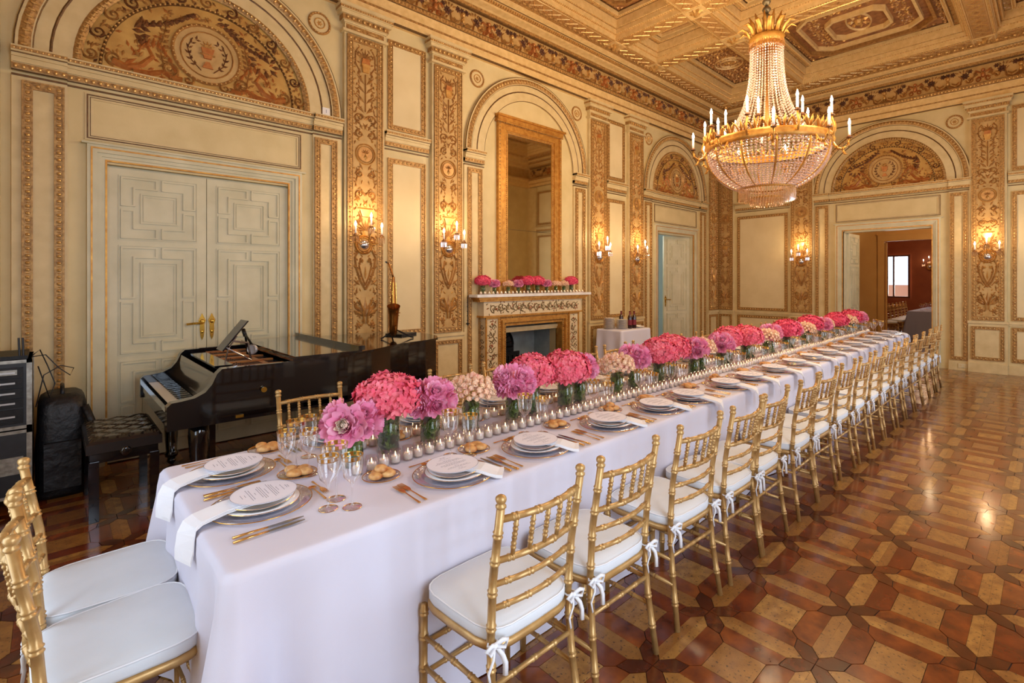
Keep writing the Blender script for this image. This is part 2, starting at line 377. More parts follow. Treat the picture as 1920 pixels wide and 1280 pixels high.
def pilaster(wall,M,c,hw=.26,proj=.06,fw=.21):
    m=MB(M); m.box(c-hw,c+hw,.0,.16,0,proj+.03); m.box(c-hw,c+hw,.16,.86,0,proj); m.box(c-hw-.01,c+hw+.01,.86,.9,0,proj+.02)
    m.box(c-hw+.015,c+hw-.015,.9,4.5,0,proj)
    p=m.build('pilaster',trimm,wall)
    d=MB(M)
    # capital: flaring steps
    for k,(z0,z1,e) in enumerate(((4.47,4.5,.03),(4.5,4.58,.0),(4.58,4.6,.015),(4.6,4.66,.03),(4.66,4.7,.06),(4.7,4.745,.075),(4.745,4.78,.085))):
        d.box(c-hw+.015-e,c+hw-.015+e,z0,z1,0,proj+.01+e)
    cp=d.build('capital',trimm,p)
    e=MB(M); e.cur=1; e.box(c-hw-.02,c+hw+.02,4.605,4.662,0,proj+.042); e.box(c-hw-.062,c+hw+.062,4.712,4.738,0,proj+.087); e.box(c-hw+.03,c+hw-.03,4.51,4.57,0,proj+.012); e.cur=0; eggs(e,(c-hw-.0,4.635),(c+hw,4.635),.058,.018,.026,proj+.045,.022); eggs(e,(c-hw-.04,4.725),(c+hw+.04,4.725),.03,.01,.012,proj+.08,.012)
    e.ring(c,4.54,.03,.012,proj+.01,.01,12)
    for s in (-1,1): e.leaf(c+s*.04,4.54,0 if s>0 else pi,.12,.03,proj+.01,.01)
    e.build('capital_carving',[eggm,giltm],p)
    f=MB(M); frame(f,c-fw,c+fw,.92,4.45,.058,proj); f.build('beaded_border',[giltm,eggm],p)
    g=MB(M); g.box(c-fw+.06,c+fw-.06,.98,4.39,proj,proj+.006); g.build('relief_ground',groundm,p)
    q=pilaster_relief(mapper(M,c,proj+.006),int(c*10)); q.build('carved_relief',[reliefm,reliefl,orangem],p)
    # dado panel in the pedestal
    f=MB(M); frame(f,c-hw+.05,c+hw-.05,.23,.8,.04,proj); f.build('pedestal_border',[giltm,eggm],p)
    return p
def panelbay(wall,M,a0,a1):
    """panel bay between pilasters: upper and lower framed panel, dado frame"""
    w=a1-a0; i=min(.055,w*.1)
    for (z0,z1,nm) in ((3.49,4.585,'upper_panel'),(.93,3.12,'tall_panel'),(.22,.8,'dado_panel')):
        m=MB(M); m.box(a0+i+.04,a1-i-.04,z0+.04,z1-.04,0,.006); p=m.build(nm,panm,wall)
        f=MB(M); frame(f,a0+i,a1-i,z0,z1,.052,.0); f.build('panel_border',[giltm,eggm],p)
    impost(wall,M,a0,a1,.0)
    rails(wall,M,a0,a1,.0)
def impost(wall,M,a0,a1,o):
    m=MB(M); m.box(a0,a1,3.33,3.37,0,o+.035); m.box(a0,a1,3.37,3.4,0,o+.05); m.box(a0,a1,3.4,3.45,0,o+.075); m.box(a0,a1,3.27,3.33,0,o+.022)
    p=m.build('impost_moulding',trimm,wall)
    m=MB(M); m.cur=2; m.box(a0,a1,3.278,3.324,0,o+.025); m.box(a0,a1,3.412,3.438,0,o+.077); m.cur=0; eggs(m,(a0,3.3),(a1,3.3),.045,.013,.02,o+.02,.018); eggs(m,(a0,3.425),(a1,3.425),.03,.009,.013,o+.073,.01,5)
    m.cur=1; m.box(a0,a1,3.228,3.242,0,o+.012); m.box(a0,a1,3.395,3.402,o,o+.056); m.box(a0,a1,3.268,3.274,o,o+.026)
    m.build('impost_beading',[eggm,linem,giltm],p)
def rails(wall,M,a0,a1,o):
    m=MB(M); m.box(a0,a1,.83,.86,0,o+.02); m.box(a0,a1,.86,.9,0,o+.035); m.box(a0,a1,0,.13,0,o+.03); m.box(a0,a1,.13,.155,0,o+.02)
    m.build('dado_rail_and_skirting',trimm,wall)
def spandrel(wall,M,c,s0=1.065):
    for s in (-1,1):
        m=MB(M); a=c+s*s0; m.disc(a,4.49,.125,0,.008); p=m.build('medallion',trimm,wall)
        m=MB(M); m.cur=0; m.ring(a,4.49,.112,.03,.006,.02,26); m.cur=1; eggarc(m,a,4.49,.112,0,2*pi,.034,.009,.01,.02,.012,5); m.ring(a,4.49,.055,.016,.006,.018,18); m.flower(a,4.49,.04,.006,.02,6)
        m.build('medallion_carving',[reliefm,eggm],p)
def archivolt(wall,M,c,lun=True,ri=.95):
    """outer gilt band, cream band, thin line, inner gilt band"""
    n=40; m=MB(M); z=3.45
    for (r0,r1,o) in ((1.19,1.29,.05),(ri,1.19,.03)):
        for i in range(n):
            t0,t1=pi*i/n,pi*(i+1)/n
            q=[(c+r*cos(t),z+r*sin(t)) for r,t in ((r0,t0),(r1,t0),(r1,t1),(r0,t1))]
            m.prism(q,0,o)
    p=m.build('archivolt',trimm,wall)
    m=MB(M); m.cur=0
    m.arc(c,z,1.235,0,pi,.1,.045,.018); m.cur=1; eggarc(m,c,z,1.235,0,pi,.058,.015,.03,.052,.024); eggarc(m,c,z,1.235,0,pi,.058,.006,.035,.056,.01,4)
    m.cur=2; m.arc(c,z,1.292,0,pi,.012,.045,.012); m.arc(c,z,1.188,0,pi,.01,.03,.022)
    m.arc(c,z,1.085,0,pi,.02,.03,.006); 
    if lun:
        m.cur=0; m.arc(c,z,.925,0,pi,.06,.03,.02); m.cur=1; eggarc(m,c,z,.925,0,pi,.04,.011,.02,.044,.018)
    else: m.cur=2; m.arc(c,z,ri,0,pi,.01,.028,.006)
    m.build('archivolt_carving',[giltm,eggm,linem],p)
    if not lun: return
    m=MB(M); m.prism([(c+.94*cos(pi*i/n),z+.94*sin(pi*i/n)) for i in range(n+1)],0,.012); L=m.build('lunette',ochrem,wall)
    o=.012; h=.03; m=MB(M); cz=3.79
    m.cur=2; m.arc(c,z,.78,0,pi,.024,o,.018); m.cur=1; eggarc(m,c,z,.78,0.02,pi-.02,.04,.011,.011,o+.014,.018,6)
    # outer border scroll chain
    K=13
    for i in range(K):
        t=pi*(i+.5)/K; a,b=c+.848*cos(t),z+.848*sin(t); s=1 if t>pi/2 else -1
        m.cur=3 if i%2 else 0; m.spiral(a,b,.058,t,1.4*s,.026,o,h,16); m.cur=1; m.dome(a,b,.014,.014,o,.03,5)
        m.cur=0; t2=t+.12*s
        m.leaf(c+.85*cos(t2),z+.85*sin(t2),t2+pi/2,.07,.03,o,h*.7); m.leaf(c+.80*cos(t2),z+.80*sin(t2),t2+.5,.06,.03,o,h*.7)
    # central roundel
    m.cur=4; m.disc(c,cz,.285,o,o+.01); m.cur=0; m.ring(c,cz,.275,.03,o+.008,.018,30); m.cur=1; eggarc(m,c,cz,.275,0,2*pi,.042,.01,.01,o+.022,.014,6); m.cur=0; m.ring(c,cz,.215,.014,o+.01,.012,26)
    m.cur=5; m.prism([(c-.03,cz-.04),(c+.03,cz-.04),(c+.055,cz+.06),(c-.055,cz+.06)],o+.01,o+.035); m.prism([(c-.045,cz-.13),(c+.045,cz-.13),(c+.015,cz-.07),(c-.015,cz-.07)],o+.01,o+.03)
    m.cur=1; m.ribbon([(c-.06,cz-.0),(c+.06,cz)],.02,o+.02,.02); m.cur=3
    for s in (-1,1):
        m.ribbon([(c+s*.05,cz-.16),(c+s*.13,cz-.08),(c+s*.16,cz+.03),(c+s*.12,cz+.13)],.01,o+.01,.01)
        for k in range(6):
            t=-.9+k*.36; m.leaf(c+s*.15*cos(t),cz+.15*sin(t),t*s+(pi if s<0 else 0)+.9*s,.05,.022,o+.01,.012); m.leaf(c+s*.15*cos(t),cz+.15*sin(t),t*s+(pi if s<0 else 0)+2.2*s,.045,.02,o+.01,.012)
    m.cur=1
    for k in range(5): m.leaf(c,cz+.06,pi/2+(k-2)*.5,.08,.03,o+.01,.02)
    # griffin scrolls, garlands either side
    for s in (-1,1):
        A=lambda x,y:(c+s*x,z+y)
        m.cur=5; m.ribbon([A(.7,.08),A(.6,.05),A(.5,.1),A(.42,.2),A(.46,.28),A(.53,.26)],.075,o,h*1.1,taper=True)
        m.ribbon([A(.56,.03),A(.44,.04),A(.34,.08),A(.28,.05),A(.2,.05)],.05,o,h)
        m.cur=0; m.spiral(*A(.69,.1),.062,-pi/2,1.5*s,.03,o,h,18); m.spiral(*A(.3,.12),.075,-pi/2,-1.5*s,.034,o,h,18); m.spiral(*A(.15,.06),.05,pi/2,1.3*s,.026,o,h,14)
        m.cur=5
        for k in range(9):
            x,y=(.62-.05*k,.08+.012*k*(8-k)); m.leaf(*A(x,y),pi/2+s*(.9-.2*k),.11,.04,o,h)
        m.cur=0
        for k in range(8):     # climbing stem
            x,y=.36-.006*k,.2+.05*k; m.leaf(*A(x,y),pi/2+s*.8,.06,.035,o,h*.8); m.leaf(*A(x,y),pi/2-s*.8,.06,.035,o,h*.8)
        m.ribbon([A(.34,.14),A(.37,.3),A(.33,.45),A(.31,.6)],.014,o,.014)
        m.cur=3
        for k in range(9):     # dark foliage cloud
            t=k*.7; m.leaf(*A(.5+.07*cos(t),.4+.05*sin(t)),t,.1,.045,o,h)
        for k in range(10):    # garland under the arc
            t=pi/2-s*(.12+.075*k); dd=.69-.07*sin(pi*k/9)
            m.leaf(c+dd*cos(t),z+dd*sin(t),t-s*pi/2,.09,.05,o,h); m.leaf(c+(dd+.03)*cos(t),z+(dd+.03)*sin(t),t-s*pi/2+.6,.06,.035,o,h)
        rr=random.Random(3)
        for k in range(150):
            t=rr.uniform(.06,pi/2); q=rr.uniform(.12,.74); x,y=q*cos(t),q*sin(t)
            if math.hypot(x,y-.34)<.32: continue
            m.cur=rr.choice((0,0,5,1)); m.leaf(*A(x,y),rr.uniform(0,6.3),.06,.026,o,h*.6)
        for k in range(40):
            t=rr.uniform(.03,pi/2); q=rr.uniform(.81,.885); m.cur=rr.choice((0,0,3,1)); m.leaf(*A(q*cos(t),q*sin(t)),rr.uniform(0,6.3),.05,.025,o,h*.6)
        m.cur=1; m.flower(*A(.0001,.68),.035,o,h); m.dome(*A(.3,.12),.02,.02,o,.035); m.leaf(*A(.52,.16),pi/2+.5*s,.07,.03,o+.02,h); m.leaf(*A(.52,.16),pi/2-.4*s,.07,.03,o+.02,h)
    m.build('lunette_relief',[reliefm,eggm,linem,darkrel,groundm,orangem],L)
def archbay(wall,M,c,door=True,niche=False):
    # piers with side frames
    for s in (-1,1):
        a0,a1=sorted((c+s*1.305,c+s*(.985 if not niche else .965)))
        m=MB(M); m.box(a0,a1,0,3.235,0,.03); m.box(a0,a1,0,.14,.03,.05); p=m.build('pier',trimm,wall)
        f=MB(M); q0,q1=sorted((c+s*1.24,c+s*1.01)); frame(f,q0,q1,.19,3.19,.05,.03); f.build('pier_border',[giltm,eggm],p)
        impost(wall,M,a0-.0,a1+.0,.03)
    if door:
        impost(wall,M,c-.985,c+.985,.0)
        m=MB(M); rectring(m,c-.865,c+.865,2.82,3.195,.009,0,.016); rectring(m,c-.845,c+.845,2.84,3.175,.005,0,.012); q=m.build('overdoor_panel_moulding',linem,wall); m=MB(M); rectring(m,c-.878,c+.878,2.807,3.208,.055,0,.009); m.build('panel_rim',trimm,q)
        # architrave of the door
        m=MB(M); e=.02
        for w0,w1,h in ((.865,.80,.045),(.80,.77,.03),(.77,.745,.018)):
            for s in (-1,1): m.box(*sorted((c+s*w0,c+s*w1)),0,2.77-(.865-w0)-(w0-w1),0,h)
            m.box(c-w0,c+w0,2.77-(.865-w0)-(w0-w1),2.77-(.865-w0),0,h)
        m.box(c-.9,c+.9,2.77,2.785,0,.06)
        p=m.build('door_architrave',doorm,wall)
        m=MB(M)
        for w,h,q in ((.842,.05,.012),(.748,.022,.014)):
            for s in (-1,1): m.box(*sorted((c+s*w,c+s*(w-q))),0,2.77-(.865-w)-q,0,h)
            m.box(c-w,c+w,2.77-(.865-w)-q,2.77-(.865-w),0,h)
        m.build('gilt_fillet',goldm,p)
    else:
        pass
    archivolt(wall,M,c,not niche)
    spandrel(wall,M,c)
PL=[-.53,2.65,3.81,6.99,8.15,11.3]
for c in PL: pilaster(wl,ML,c,hw=.26 if c<11 else .24)
for a0,a1 in ((2.92,3.54),(7.26,7.88)): panelbay(wl,ML,a0,a1)
archbay(wl,ML,1.08); archbay(wl,ML,9.72); archbay(wl,ML,5.4,door=False,niche=True)
PF=[5.57,3.85,.81]
for c in PF: pilaster(wf,MF,c,hw=.26 if c<5 else .2,fw=.21 if c<5 else .17)
panelbay(wf,MF,4.11,5.35); archbay(wf,MF,2.33); panelbay(wf,MF,-.72,.55)
m=MB(MF); m.box(-1.12,-.72,0,4.78,0,.05); m.build('pilaster',trimm,wf)
rails(wl,ML,4.4,6.4,0)
# thermometer on the pier beside the fireplace
# ---------------- entablature: stepped cornice running on both walls ----------------
PROF=[(0,4.77),(.1,4.77),(.1,4.87),(.115,4.885),(.115,4.985),(.135,5.0),(.135,5.065),(.03,5.075),(.03,5.40),(.06,5.41),(.09,5.46),(.12,5.475),(.2,5.49),(.2,5.52),(.22,5.56),(.24,5.57),(.3,5.59),(.3,5.64),(.33,5.66),(.33,5.7),(.42,5.72)]
def mitre(mb,o): return (W4+o,W2-o,W3+o,W1-o)
def cornice():
    m=MB(); rings=[]
    for o,z in PROF:
        x0,x1,y0,y1=W4+o,W2-o,W3+o,W1-o
        rings.append([m.p(x0,y0,z),m.p(x1,y0,z),m.p(x1,y1,z),m.p(x0,y1,z)])
    for k in range(len(rings)-1):
        m.cur=1 if PROF[k]==(.03,5.075) else 0
        for i in range(4): j=(i+1)%4; m.face(rings[k][i],rings[k][j],rings[k+1][j],rings[k+1][i])
    c=m.build('trim_1',[ceilm,groundm],kind='structure')
    m=MB()
    for M,a0,a1 in ((ML,W4,W2),(MF,W3,W1)):
        m.M=M; m.cur=1; A0,A1=a0+.12,a1-.12
        m.box(A0,A1,5.004,5.062,.1,.139); m.box(A0,A1,4.868,4.888,.1,.118); m.box(A0,A1,5.412,5.458,.06,.096); m.box(A0,A1,5.52,5.565,.18,.212); m.box(a0+.32,a1-.32,5.632,5.70,.3,.334)
        m.cur=2; m.box(A0,A1,4.996,5.003,.1,.14); m.box(A0,A1,5.063,5.07,.1,.142); m.box(A0,A1,5.40,5.408,.03,.07); m.box(A0,A1,5.568,5.574,.2,.25); m.box(A0,A1,4.768,4.774,.05,.104)
        m.cur=0
        eggs(m,(a0+.12,5.035),(a1-.12,5.035),.05,.016,.026,.133,.016)
        eggs(m,(a0+.12,4.878),(a1-.12,4.878),.024,.008,.009,.108,.01,5)
        eggs(m,(a0+.1,5.435),(a1-.1,5.435),.042,.014,.02,.07,.02)
        for i in range(int((a1-a0)/.045)): a=a0+.1+i*.045; m.box(a,a+.026,5.525,5.56,.2,.235)
        eggs(m,(a0+.3,5.675),(a1-.3,5.675),.11,.034,.026,.325,.02,8); eggs(m,(a0+.355,5.675),(a1-.3,5.675),.11,.014,.022,.325,.014,5)
    m.build('cornice_beading',[eggm,giltm,linem],c)
    # frieze of scrolls, blossoms and cornucopias
    P=.86; o=.03; n=0
    for M,a0,a1 in ((ML,W4+.05,W2-.05),(MF,W3+.05,W1-.05)):
        k=int((a1-a0)/P); pp=(a1-a0)/k
        for i in range(k):
            c0=a0+(i+.5)*pp; m=MB(M); z=5.235
            for s in (-1,1):
                A=lambda x,y:(c0+s*x,z+y)
                m.cur=0; m.ribbon([A(.02,-.1),A(.1,-.14),A(.18,-.1),A(.2,-.0),A(.15,.05)],.055,o,.045,taper=True)
                m.cur=1; m.ribbon([A(.06,-.06),A(.12,-.09),A(.16,-.05)],.03,o,.05); m.spiral(*A(.31,-.05),.06,0,1.4*s,.03,o,.035,14)
                m.cur=3; m.flower(*A(.24,.03),.07,o,.045,8,.3); m.flower(*A(.07,.1),.05,o,.04,7); m.flower(*A(.31,.1),.045,o,.035,6)
                m.cur=0
                for q in range(6): m.leaf(*A(.3+.015*q,-.1+.04*q),pi/2-s*(.3+.5*q),.09,.035,o,.03)
                for q in range(5): m.leaf(*A(.16+.03*q,.09),pi/2+s*(1-.5*q),.07,.028,o,.03)
            m.cur=1; m.dome(c0,z+.04,.035,.045,o,.06,8); m.dome(c0,z-.04,.03,.05,o,.05,8); m.cur=3; m.flower(c0,z+.1,.05,o,.03,6); m.cur=0; m.leaf(c0,z-.02,-pi/2,.12,.08,o,.04)
            # orange figure at the joint between repeats
            A=lambda x,y:(c0+pp/2+x,z+y)
            if i<k-1:
                m.cur=2; m.dome(*A(0,.07),.03,.035,o,.06,8); m.dome(*A(0,-.01),.035,.055,o,.06,8)
                for s in (-1,1):
                    m.spiral(*A(s*.07,-.08),.045,pi/2,1.2*s,.03,o,.04,12); m.leaf(*A(s*.02,.02),pi/2-s*.9,.12,.04,o,.04); m.leaf(*A(s*.02,-.03),pi/2-s*1.9,.1,.04,o,.04)
                    m.ribbon([A(s*.03,.04),A(s*.09,.08),A(s*.13,.03)],.022,o,.03)
            m.build('frieze_motif',[reliefm,reliefl,orangem,plumm],c)
cornice()
# ---------------- ceiling ----------------
ZB,ZC=5.70,6.02
beamg=mat('beam_soffit_ground',sr(198,150,88),.6,noise=(14,sr(170,122,66),.25))
def ceiling():
    c=MB(); c.box(W4-.1,W2+.1,W3-.1,W1+.1,ZC,ZC+.08); ce=c.build('ceiling',cofm,kind='structure')
    XS=[-.5,2.53,3.78,7.02,8.27,11.3]; YS=[-.74,.83,3.83,5.40]; hb=.17
    X0,X1,Y0,Y1=W4+.38,W2-.38,W3+.36,W1-.36
    bm=MB(); rb=MB(); 
    MC=lambda z:(lambda a,b,h:(a,b,z-h))
    rb.M=MC(ZB)
    for x in XS:
        bm.box(x-hb,x+hb,Y0,Y1,ZB,ZC)
    xs=[X0]+XS+[X1]
    for y in YS:
        for i in range(len(XS)-1): bm.box(XS[i]+hb,XS[i+1]-hb,y-hb,y+hb,ZB,ZC)
    bm.build('ceiling_beams',ceilm,ce)
    # beading on both beam edges, lozenge chain on the soffit
    def strip(p0,p1):
        d=math.hypot(p1[0]-p0[0],p1[1]-p0[1]); ux,uy=(p1[0]-p0[0])/d,(p1[1]-p0[1])/d; nx,ny=-uy,ux
        for s in (-1,1):
            q0=(p0[0]+nx*s*.15,p0[1]+ny*s*.15); q1=(p1[0]+nx*s*.15,p1[1]+ny*s*.15)
            rb.cur=0; eggs(rb,q0,q1,.035,.012,.016,0,.018,5)
            rb.ribbon([(p0[0]+nx*s*.118,p0[1]+ny*s*.118),(p1[0]+nx*s*.118,p1[1]+ny*s*.118)],.016,0,.012)
        rb.cur=2; w_=.105; A_=[(p0[0]+nx*w_,p0[1]+ny*w_),(p1[0]+nx*w_,p1[1]+ny*w_),(p1[0]-nx*w_,p1[1]-ny*w_),(p0[0]-nx*w_,p0[1]-ny*w_)]; rb.prism(A_,-.02,.004)
        k=max(1,int(d/.19))
        for i in range(k):
            t=(i+.5)/k*d; a,b=p0[0]+ux*t,p0[1]+uy*t; an=atan2(uy,ux); g=d/k/2
            rb.cur=0
            for s in (-1,1): rb.ribbon([(a-ux*g,b-uy*g),(a+nx*s*.085,b+ny*s*.085),(a+ux*g,b+uy*g)],.018,0,.014)
            rb.cur=1; rb.flower(a,b,.05,0,.02,6,an)
    for x in XS:
        ys=[Y0]+YS+[Y1]
        for j in range(len(ys)-1): 
            a,b=ys[j]+(hb if j else 0),ys[j+1]-(hb if j<len(ys)-2 else 0)
            if b-a>.1: strip((x,a),(x,b))
    for y in YS:
        for i in range(len(XS)-1): strip((XS[i]+hb,y),(XS[i+1]-hb,y))
    rb.build('beam_carving',[eggm,reliefm,beamg],ce,kind='stuff')
    for x in XS[2:]:
        for y in YS:
            m=MB(MC(ZB)); m.cur=0; rectring(m,x-.15,x+.15,y-.15,y+.15,.02,0,.015); m.cur=1; m.flower(x,y,.12,0,.05,8); m.dome(x,y,.05,.05,.01,.07,8); m.build('beam_boss',[ceilm,reliefl],ce)
    def steps(x0,x1,y0,y1):
        """stepped mouldings inside one coffer; returns inner opening"""
        m=MB(MC(ZC)); rectring(m,x0,x1,y0,y1,.05,0,.24); rectring(m,x0+.05,x1-.05,y0+.05,y1-.05,.04,0,.17); rectring(m,x0+.19,x1-.19,y0+.19,y1-.19,.05,0,.08)
        m.cur=1; m.box(x0+.09,x1-.09,y0+.09,y0+.19,0,.03); m.box(x0+.09,x1-.09,y1-.19,y1-.09,0,.03); m.box(x0+.09,x0+.19,y0+.19,y1-.19,0,.03); m.box(x1-.19,x1-.09,y0+.19,y1-.19,0,.03)
        m.cur=2; rectring(m,x0+.048,x1-.048,y0+.048,y1-.048,.008,0,.172); rectring(m,x0+.088,x1-.088,y0+.088,y1-.088,.008,0,.034); rectring(m,x0+.183,x1-.183,y0+.183,y1-.183,.01,0,.034); rectring(m,x0+.238,x1-.238,y0+.238,y1-.238,.008,0,.02)
        p=m.build('coffer_moulding',[ceilm,groundm,linem],ce)
        m=MB(MC(ZC))
        for e,h,r,sp in ((.025,.24,.014,.04),(.07,.17,.014,.04),(.215,.08,.013,.036)):
            a0,a1,b0,b1=x0+e,x1-e,y0+e,y1-e
            for q0,q1 in (((a0,b0),(a1,b0)),((a1,b0),(a1,b1)),((a1,b1),(a0,b1)),((a0,b1),(a0,b0))): eggs(m,q0,q1,sp,r*.8,r*1.1,h,.015,5)
        e=.14
        m.cur=1
        for q0,q1 in (((x0+e,y0+e),(x1-e,y0+e)),((x1-e,y0+e),(x1-e,y1-e)),((x1-e,y1-e),(x0+e,y1-e)),((x0+e,y1-e),(x0+e,y0+e))):
            d=math.hypot(q1[0]-q0[0],q1[1]-q0[1]); k=int(d/.09); an=atan2(q1[1]-q0[1],q1[0]-q0[0])
            for i in range(k):
                t=(i+.5)/k; m.leaf(q0[0]+(q1[0]-q0[0])*t,q0[1]+(q1[1]-q0[1])*t,an+(.8 if i%2 else -.8),.08,.035,.03,.015)
        m.build('coffer_carving',[eggm,reliefm],p)
        return p,(x0+.24,x1-.24,y0+.24,y1-.24)
    def oct(a0,a1,b0,b1,ch): return [(a0+ch,b0),(a1-ch,b0),(a1,b0+ch),(a1,b1-ch),(a1-ch,b1),(a0+ch,b1),(a0,b1-ch),(a0,b0+ch)]
    def octring(m,a0,a1,b0,b1,ch,w,h0,h1):
        P=oct(a0,a1,b0,b1,ch); Q=oct(a0+w,a1-w,b0+w,b1-w,ch-w*.4)
        for i in range(8): j=(i+1)%8; m.prism([P[i],P[j],Q[j],Q[i]],h0,h1)
    def fill(m,a0,a1,b0,b1,sp,seed,h=.0):
        r=random.Random(seed)
        sp*=.72; nx=max(1,int((a1-a0)/sp)); ny=max(1,int((b1-b0)/sp))
        for i in range(nx):
            for j in range(ny):
                a=a0+(i+.5)*(a1-a0)/nx; b=b0+(j+.5)*(b1-b0)/ny; m.cur=r.choice((0,0,1))
                if r.random()<.35: m.spiral(a,b,sp*.4,r.random()*6,1.3*r.choice((-1,1)),sp*.2,h,.02,10)
                else:
                    t=r.random()*6
                    for q in range(3): m.leaf(a,b,t+q*2.1,sp*.75,sp*.42,h,.022)
    for i in range(len(XS)-1):
        for j in range(3):
            x0,x1,y0,y1=XS[i]+hb,XS[i+1]-hb,YS[j]+hb,YS[j+1]-hb
            if x1<4: 
                if i<1: continue
            p,(a0,a1,b0,b1)=steps(x0,x1,y0,y1); m=MB(MC(ZC)); cx,cy=(a0+a1)/2,(b0+b1)/2
            big=(x1-x0)>1.5
            if big and (j==1 or i==2):
                e1=.16; octring(m,a0+e1,a1-e1,b0+e1*.7,b1-e1*.7,.28 if j==1 else .16,.045,0,.08); fill(m,a0,a1,b0,b0+e1*.7,.13,i); fill(m,a0,a1,b1-e1*.7,b1,.13,i+9); fill(m,a0,a0+e1,b0+e1,b1-e1,.13,3); fill(m,a1-e1,a1,b0+e1,b1-e1,.13,4)
                e2=.34 if j==1 else .27
                m.cur=2; octring(m,a0+e2,a1-e2,b0+e2*.8,b1-e2*.8,.22 if j==1 else .12,.04,0,.07)
                if j==1:
                    e3=.68; octring(m,a0+e3,a1-e3,b0+e3*.95,b1-e3*.95,.14,.04,0,.08); fill(m,a0+e2+.07,a1-e2-.07,b0+e2+.05,b0+e3-.08,.14,5); fill(m,a0+e2+.07,a1-e2-.07,b1-e3+.08,b1-e2-.05,.14,6)
                    fill(m,a0+e2+.1,a0+e3-.04,b0+e3,b1-e3,.14,7); fill(m,a1-e3+.04,a1-e2-.1,b0+e3,b1-e3,.14,8)
                    m.cur=2; rr=[(cx+.34*cos(2*pi*k/28),cy+.17*sin(2*pi*k/28)) for k in range(28)]; m.ribbon(rr,.03,0,.03,True); m.cur=1
                    for k in range(12): m.leaf(cx+.12*cos(k*.9),cy+.05*sin(k*.9),k*.9,.13,.06,0,.04)
                    m.dome(cx,cy,.08,.07,0,.07,8)
                else: fill(m,a0+e2+.06,a1-e2-.06,b0+e2+.02,b1-e2-.02,.13,11)
            elif big:
                fill(m,a0,a1,b0,b1,.13,i+j*3); m.cur=2
                for r_ in (.27,.17): m.ring(cx,cy,r_,.025,0,.03,28)
                m.cur=1; m.flower(cx,cy,.13,0,.04,8)
            else:
                m.cur=2; rectring(m,a0+.05,a1-.05,b0+.05,b1-.05,.03,0,.05); fill(m,a0+.1,a1-.1,b0+.1,b1-.1,.11,i+j)
            m.build('coffer_relief',[reliefm,reliefl,ceilm],p)
    # leaf strip between the cornice and the outer beams
    m=MB(MC(ZB))
    m.M=lambda a,b,h:(a,b,ZC-h)
    m.box(W4+.3,W2-.3,W1-.5,W1-.3,0,.31); m.box(W2-.5,W2-.3,W3+.3,W1-.3,0,.31)
    bo=m.build('ceiling_border',ceilm,ce)
    m=MB(lambda a,b,h:(a,b,ZC-.31-h)); r=random.Random(1); m.cur=0; m.box(W4+.6,W2-.5,W1-.485,W1-.375,-.01,.003)
    n=int((W2-W4-1)/.14)
    for i in range(n):
        a=W4+.7+i*.14; m.cur=1; m.leaf(a,W1-.43,.9,.09,.04,.003,.016); m.leaf(a,W1-.43,-.9,.09,.04,.003,.016); m.cur=2; m.leaf(a+.06,W1-.43,0,.07,.03,.003,.016)
    m.cur=0; m.box(W2-.485,W2-.375,W3+.5,W1-.5,-.01,.003)
    for i in range(int((W1-W3-1)/.14)):
        b=W3+.55+i*.14; m.cur=1; m.leaf(W2-.43,b,pi/2+.9,.09,.04,.003,.016); m.leaf(W2-.43,b,pi/2-.9,.09,.04,.003,.016); m.cur=2; m.leaf(W2-.43,b+.06,pi/2,.07,.03,.003,.016)
    m.build('border_carving',[cofm,reliefl,eggm],bo)
ceiling()
# ---------------- furnishing materials ----------------
clothm=mat('white_tablecloth_linen',sr(222,222,238),.8,noise=(3,sr(216,212,224),.3),bump=(420,.25,.0006))
napm=mat('white_napkin_linen',sr(240,240,244),.75,bump=(300,.2,.0006))
cushm=mat('white_seat_cushion',sr(226,230,234),.7,noise=(5,sr(212,218,222),.3),bump=(200,.2,.0008))
chairm=mat('gold_painted_wood',sr(204,166,106),.36,metal=.4,noise=(22,sr(176,136,80),.22),bump=(90,.15,.001))
tiem=mat('white_cotton_tie',sr(238,240,244),.8)
chinam=mat('white_porcelain',sr(240,238,238),.12,coat=.4)
chargem=glassy('clear_charger_glass',(.93,.93,.95,1),base=.06,edge=.5)
goldrim=mat('gilt_rim',sr(212,160,72),.2,metal=.9)
cutm=mat('gilt_cutlery',sr(222,172,100),.22,metal=.8)
steelm=mat('knife_steel',sr(150,146,146),.15,metal=.95)
paperm=mat('menu_card',sr(236,232,240),.7)
inkm=mat('grey_ink',sr(150,146,160),.8)
breadm=mat('baked_bun_crust',sr(222,164,92),.45,noise=(22,sr(176,98,40),.14),var=sr(232,186,120))
glassm=glassy('clear_goblet_glass',(.97,.97,.97,1),base=.07,edge=.75)
vaseg=glassy('vase_glass',(.97,.99,.97,1),base=.03,edge=.35)
votg=glassy('votive_glass',(.97,.96,.95,1),base=.05,edge=.4)
waxm=mat('candle_wax',sr(253,238,226),.45); waxm.node_tree.nodes['Principled BSDF'].inputs['Subsurface Weight'].default_value=.3
flamem=emit('candle_flame',(1,.66,.34,1),7); bulbm=emit('candle_bulb_glow',(1,.80,.52,1),26)
hydm=mat('coral_hydrangea_petals',sr(240,98,122),.6,var=sr(252,150,158),noise=(6,sr(230,78,108),.2))
hydm2=mat('crimson_hydrangea_petals',sr(220,56,96),.6,var=sr(238,96,124))
peom=mat('mauve_peony_petals',sr(246,150,190),.6,var=sr(255,206,224),noise=(9,sr(240,134,178),.2))
peol=mat('cream_peony_heart',sr(248,224,200),.6,var=sr(250,236,222))
rosm=mat('peach_rose_petals',sr(250,218,176),.6,var=sr(240,172,156),noise=(14,sr(250,222,190),.2))
leafd=mat('deep_green_stems',sr(36,54,20),.7,spec=.2)
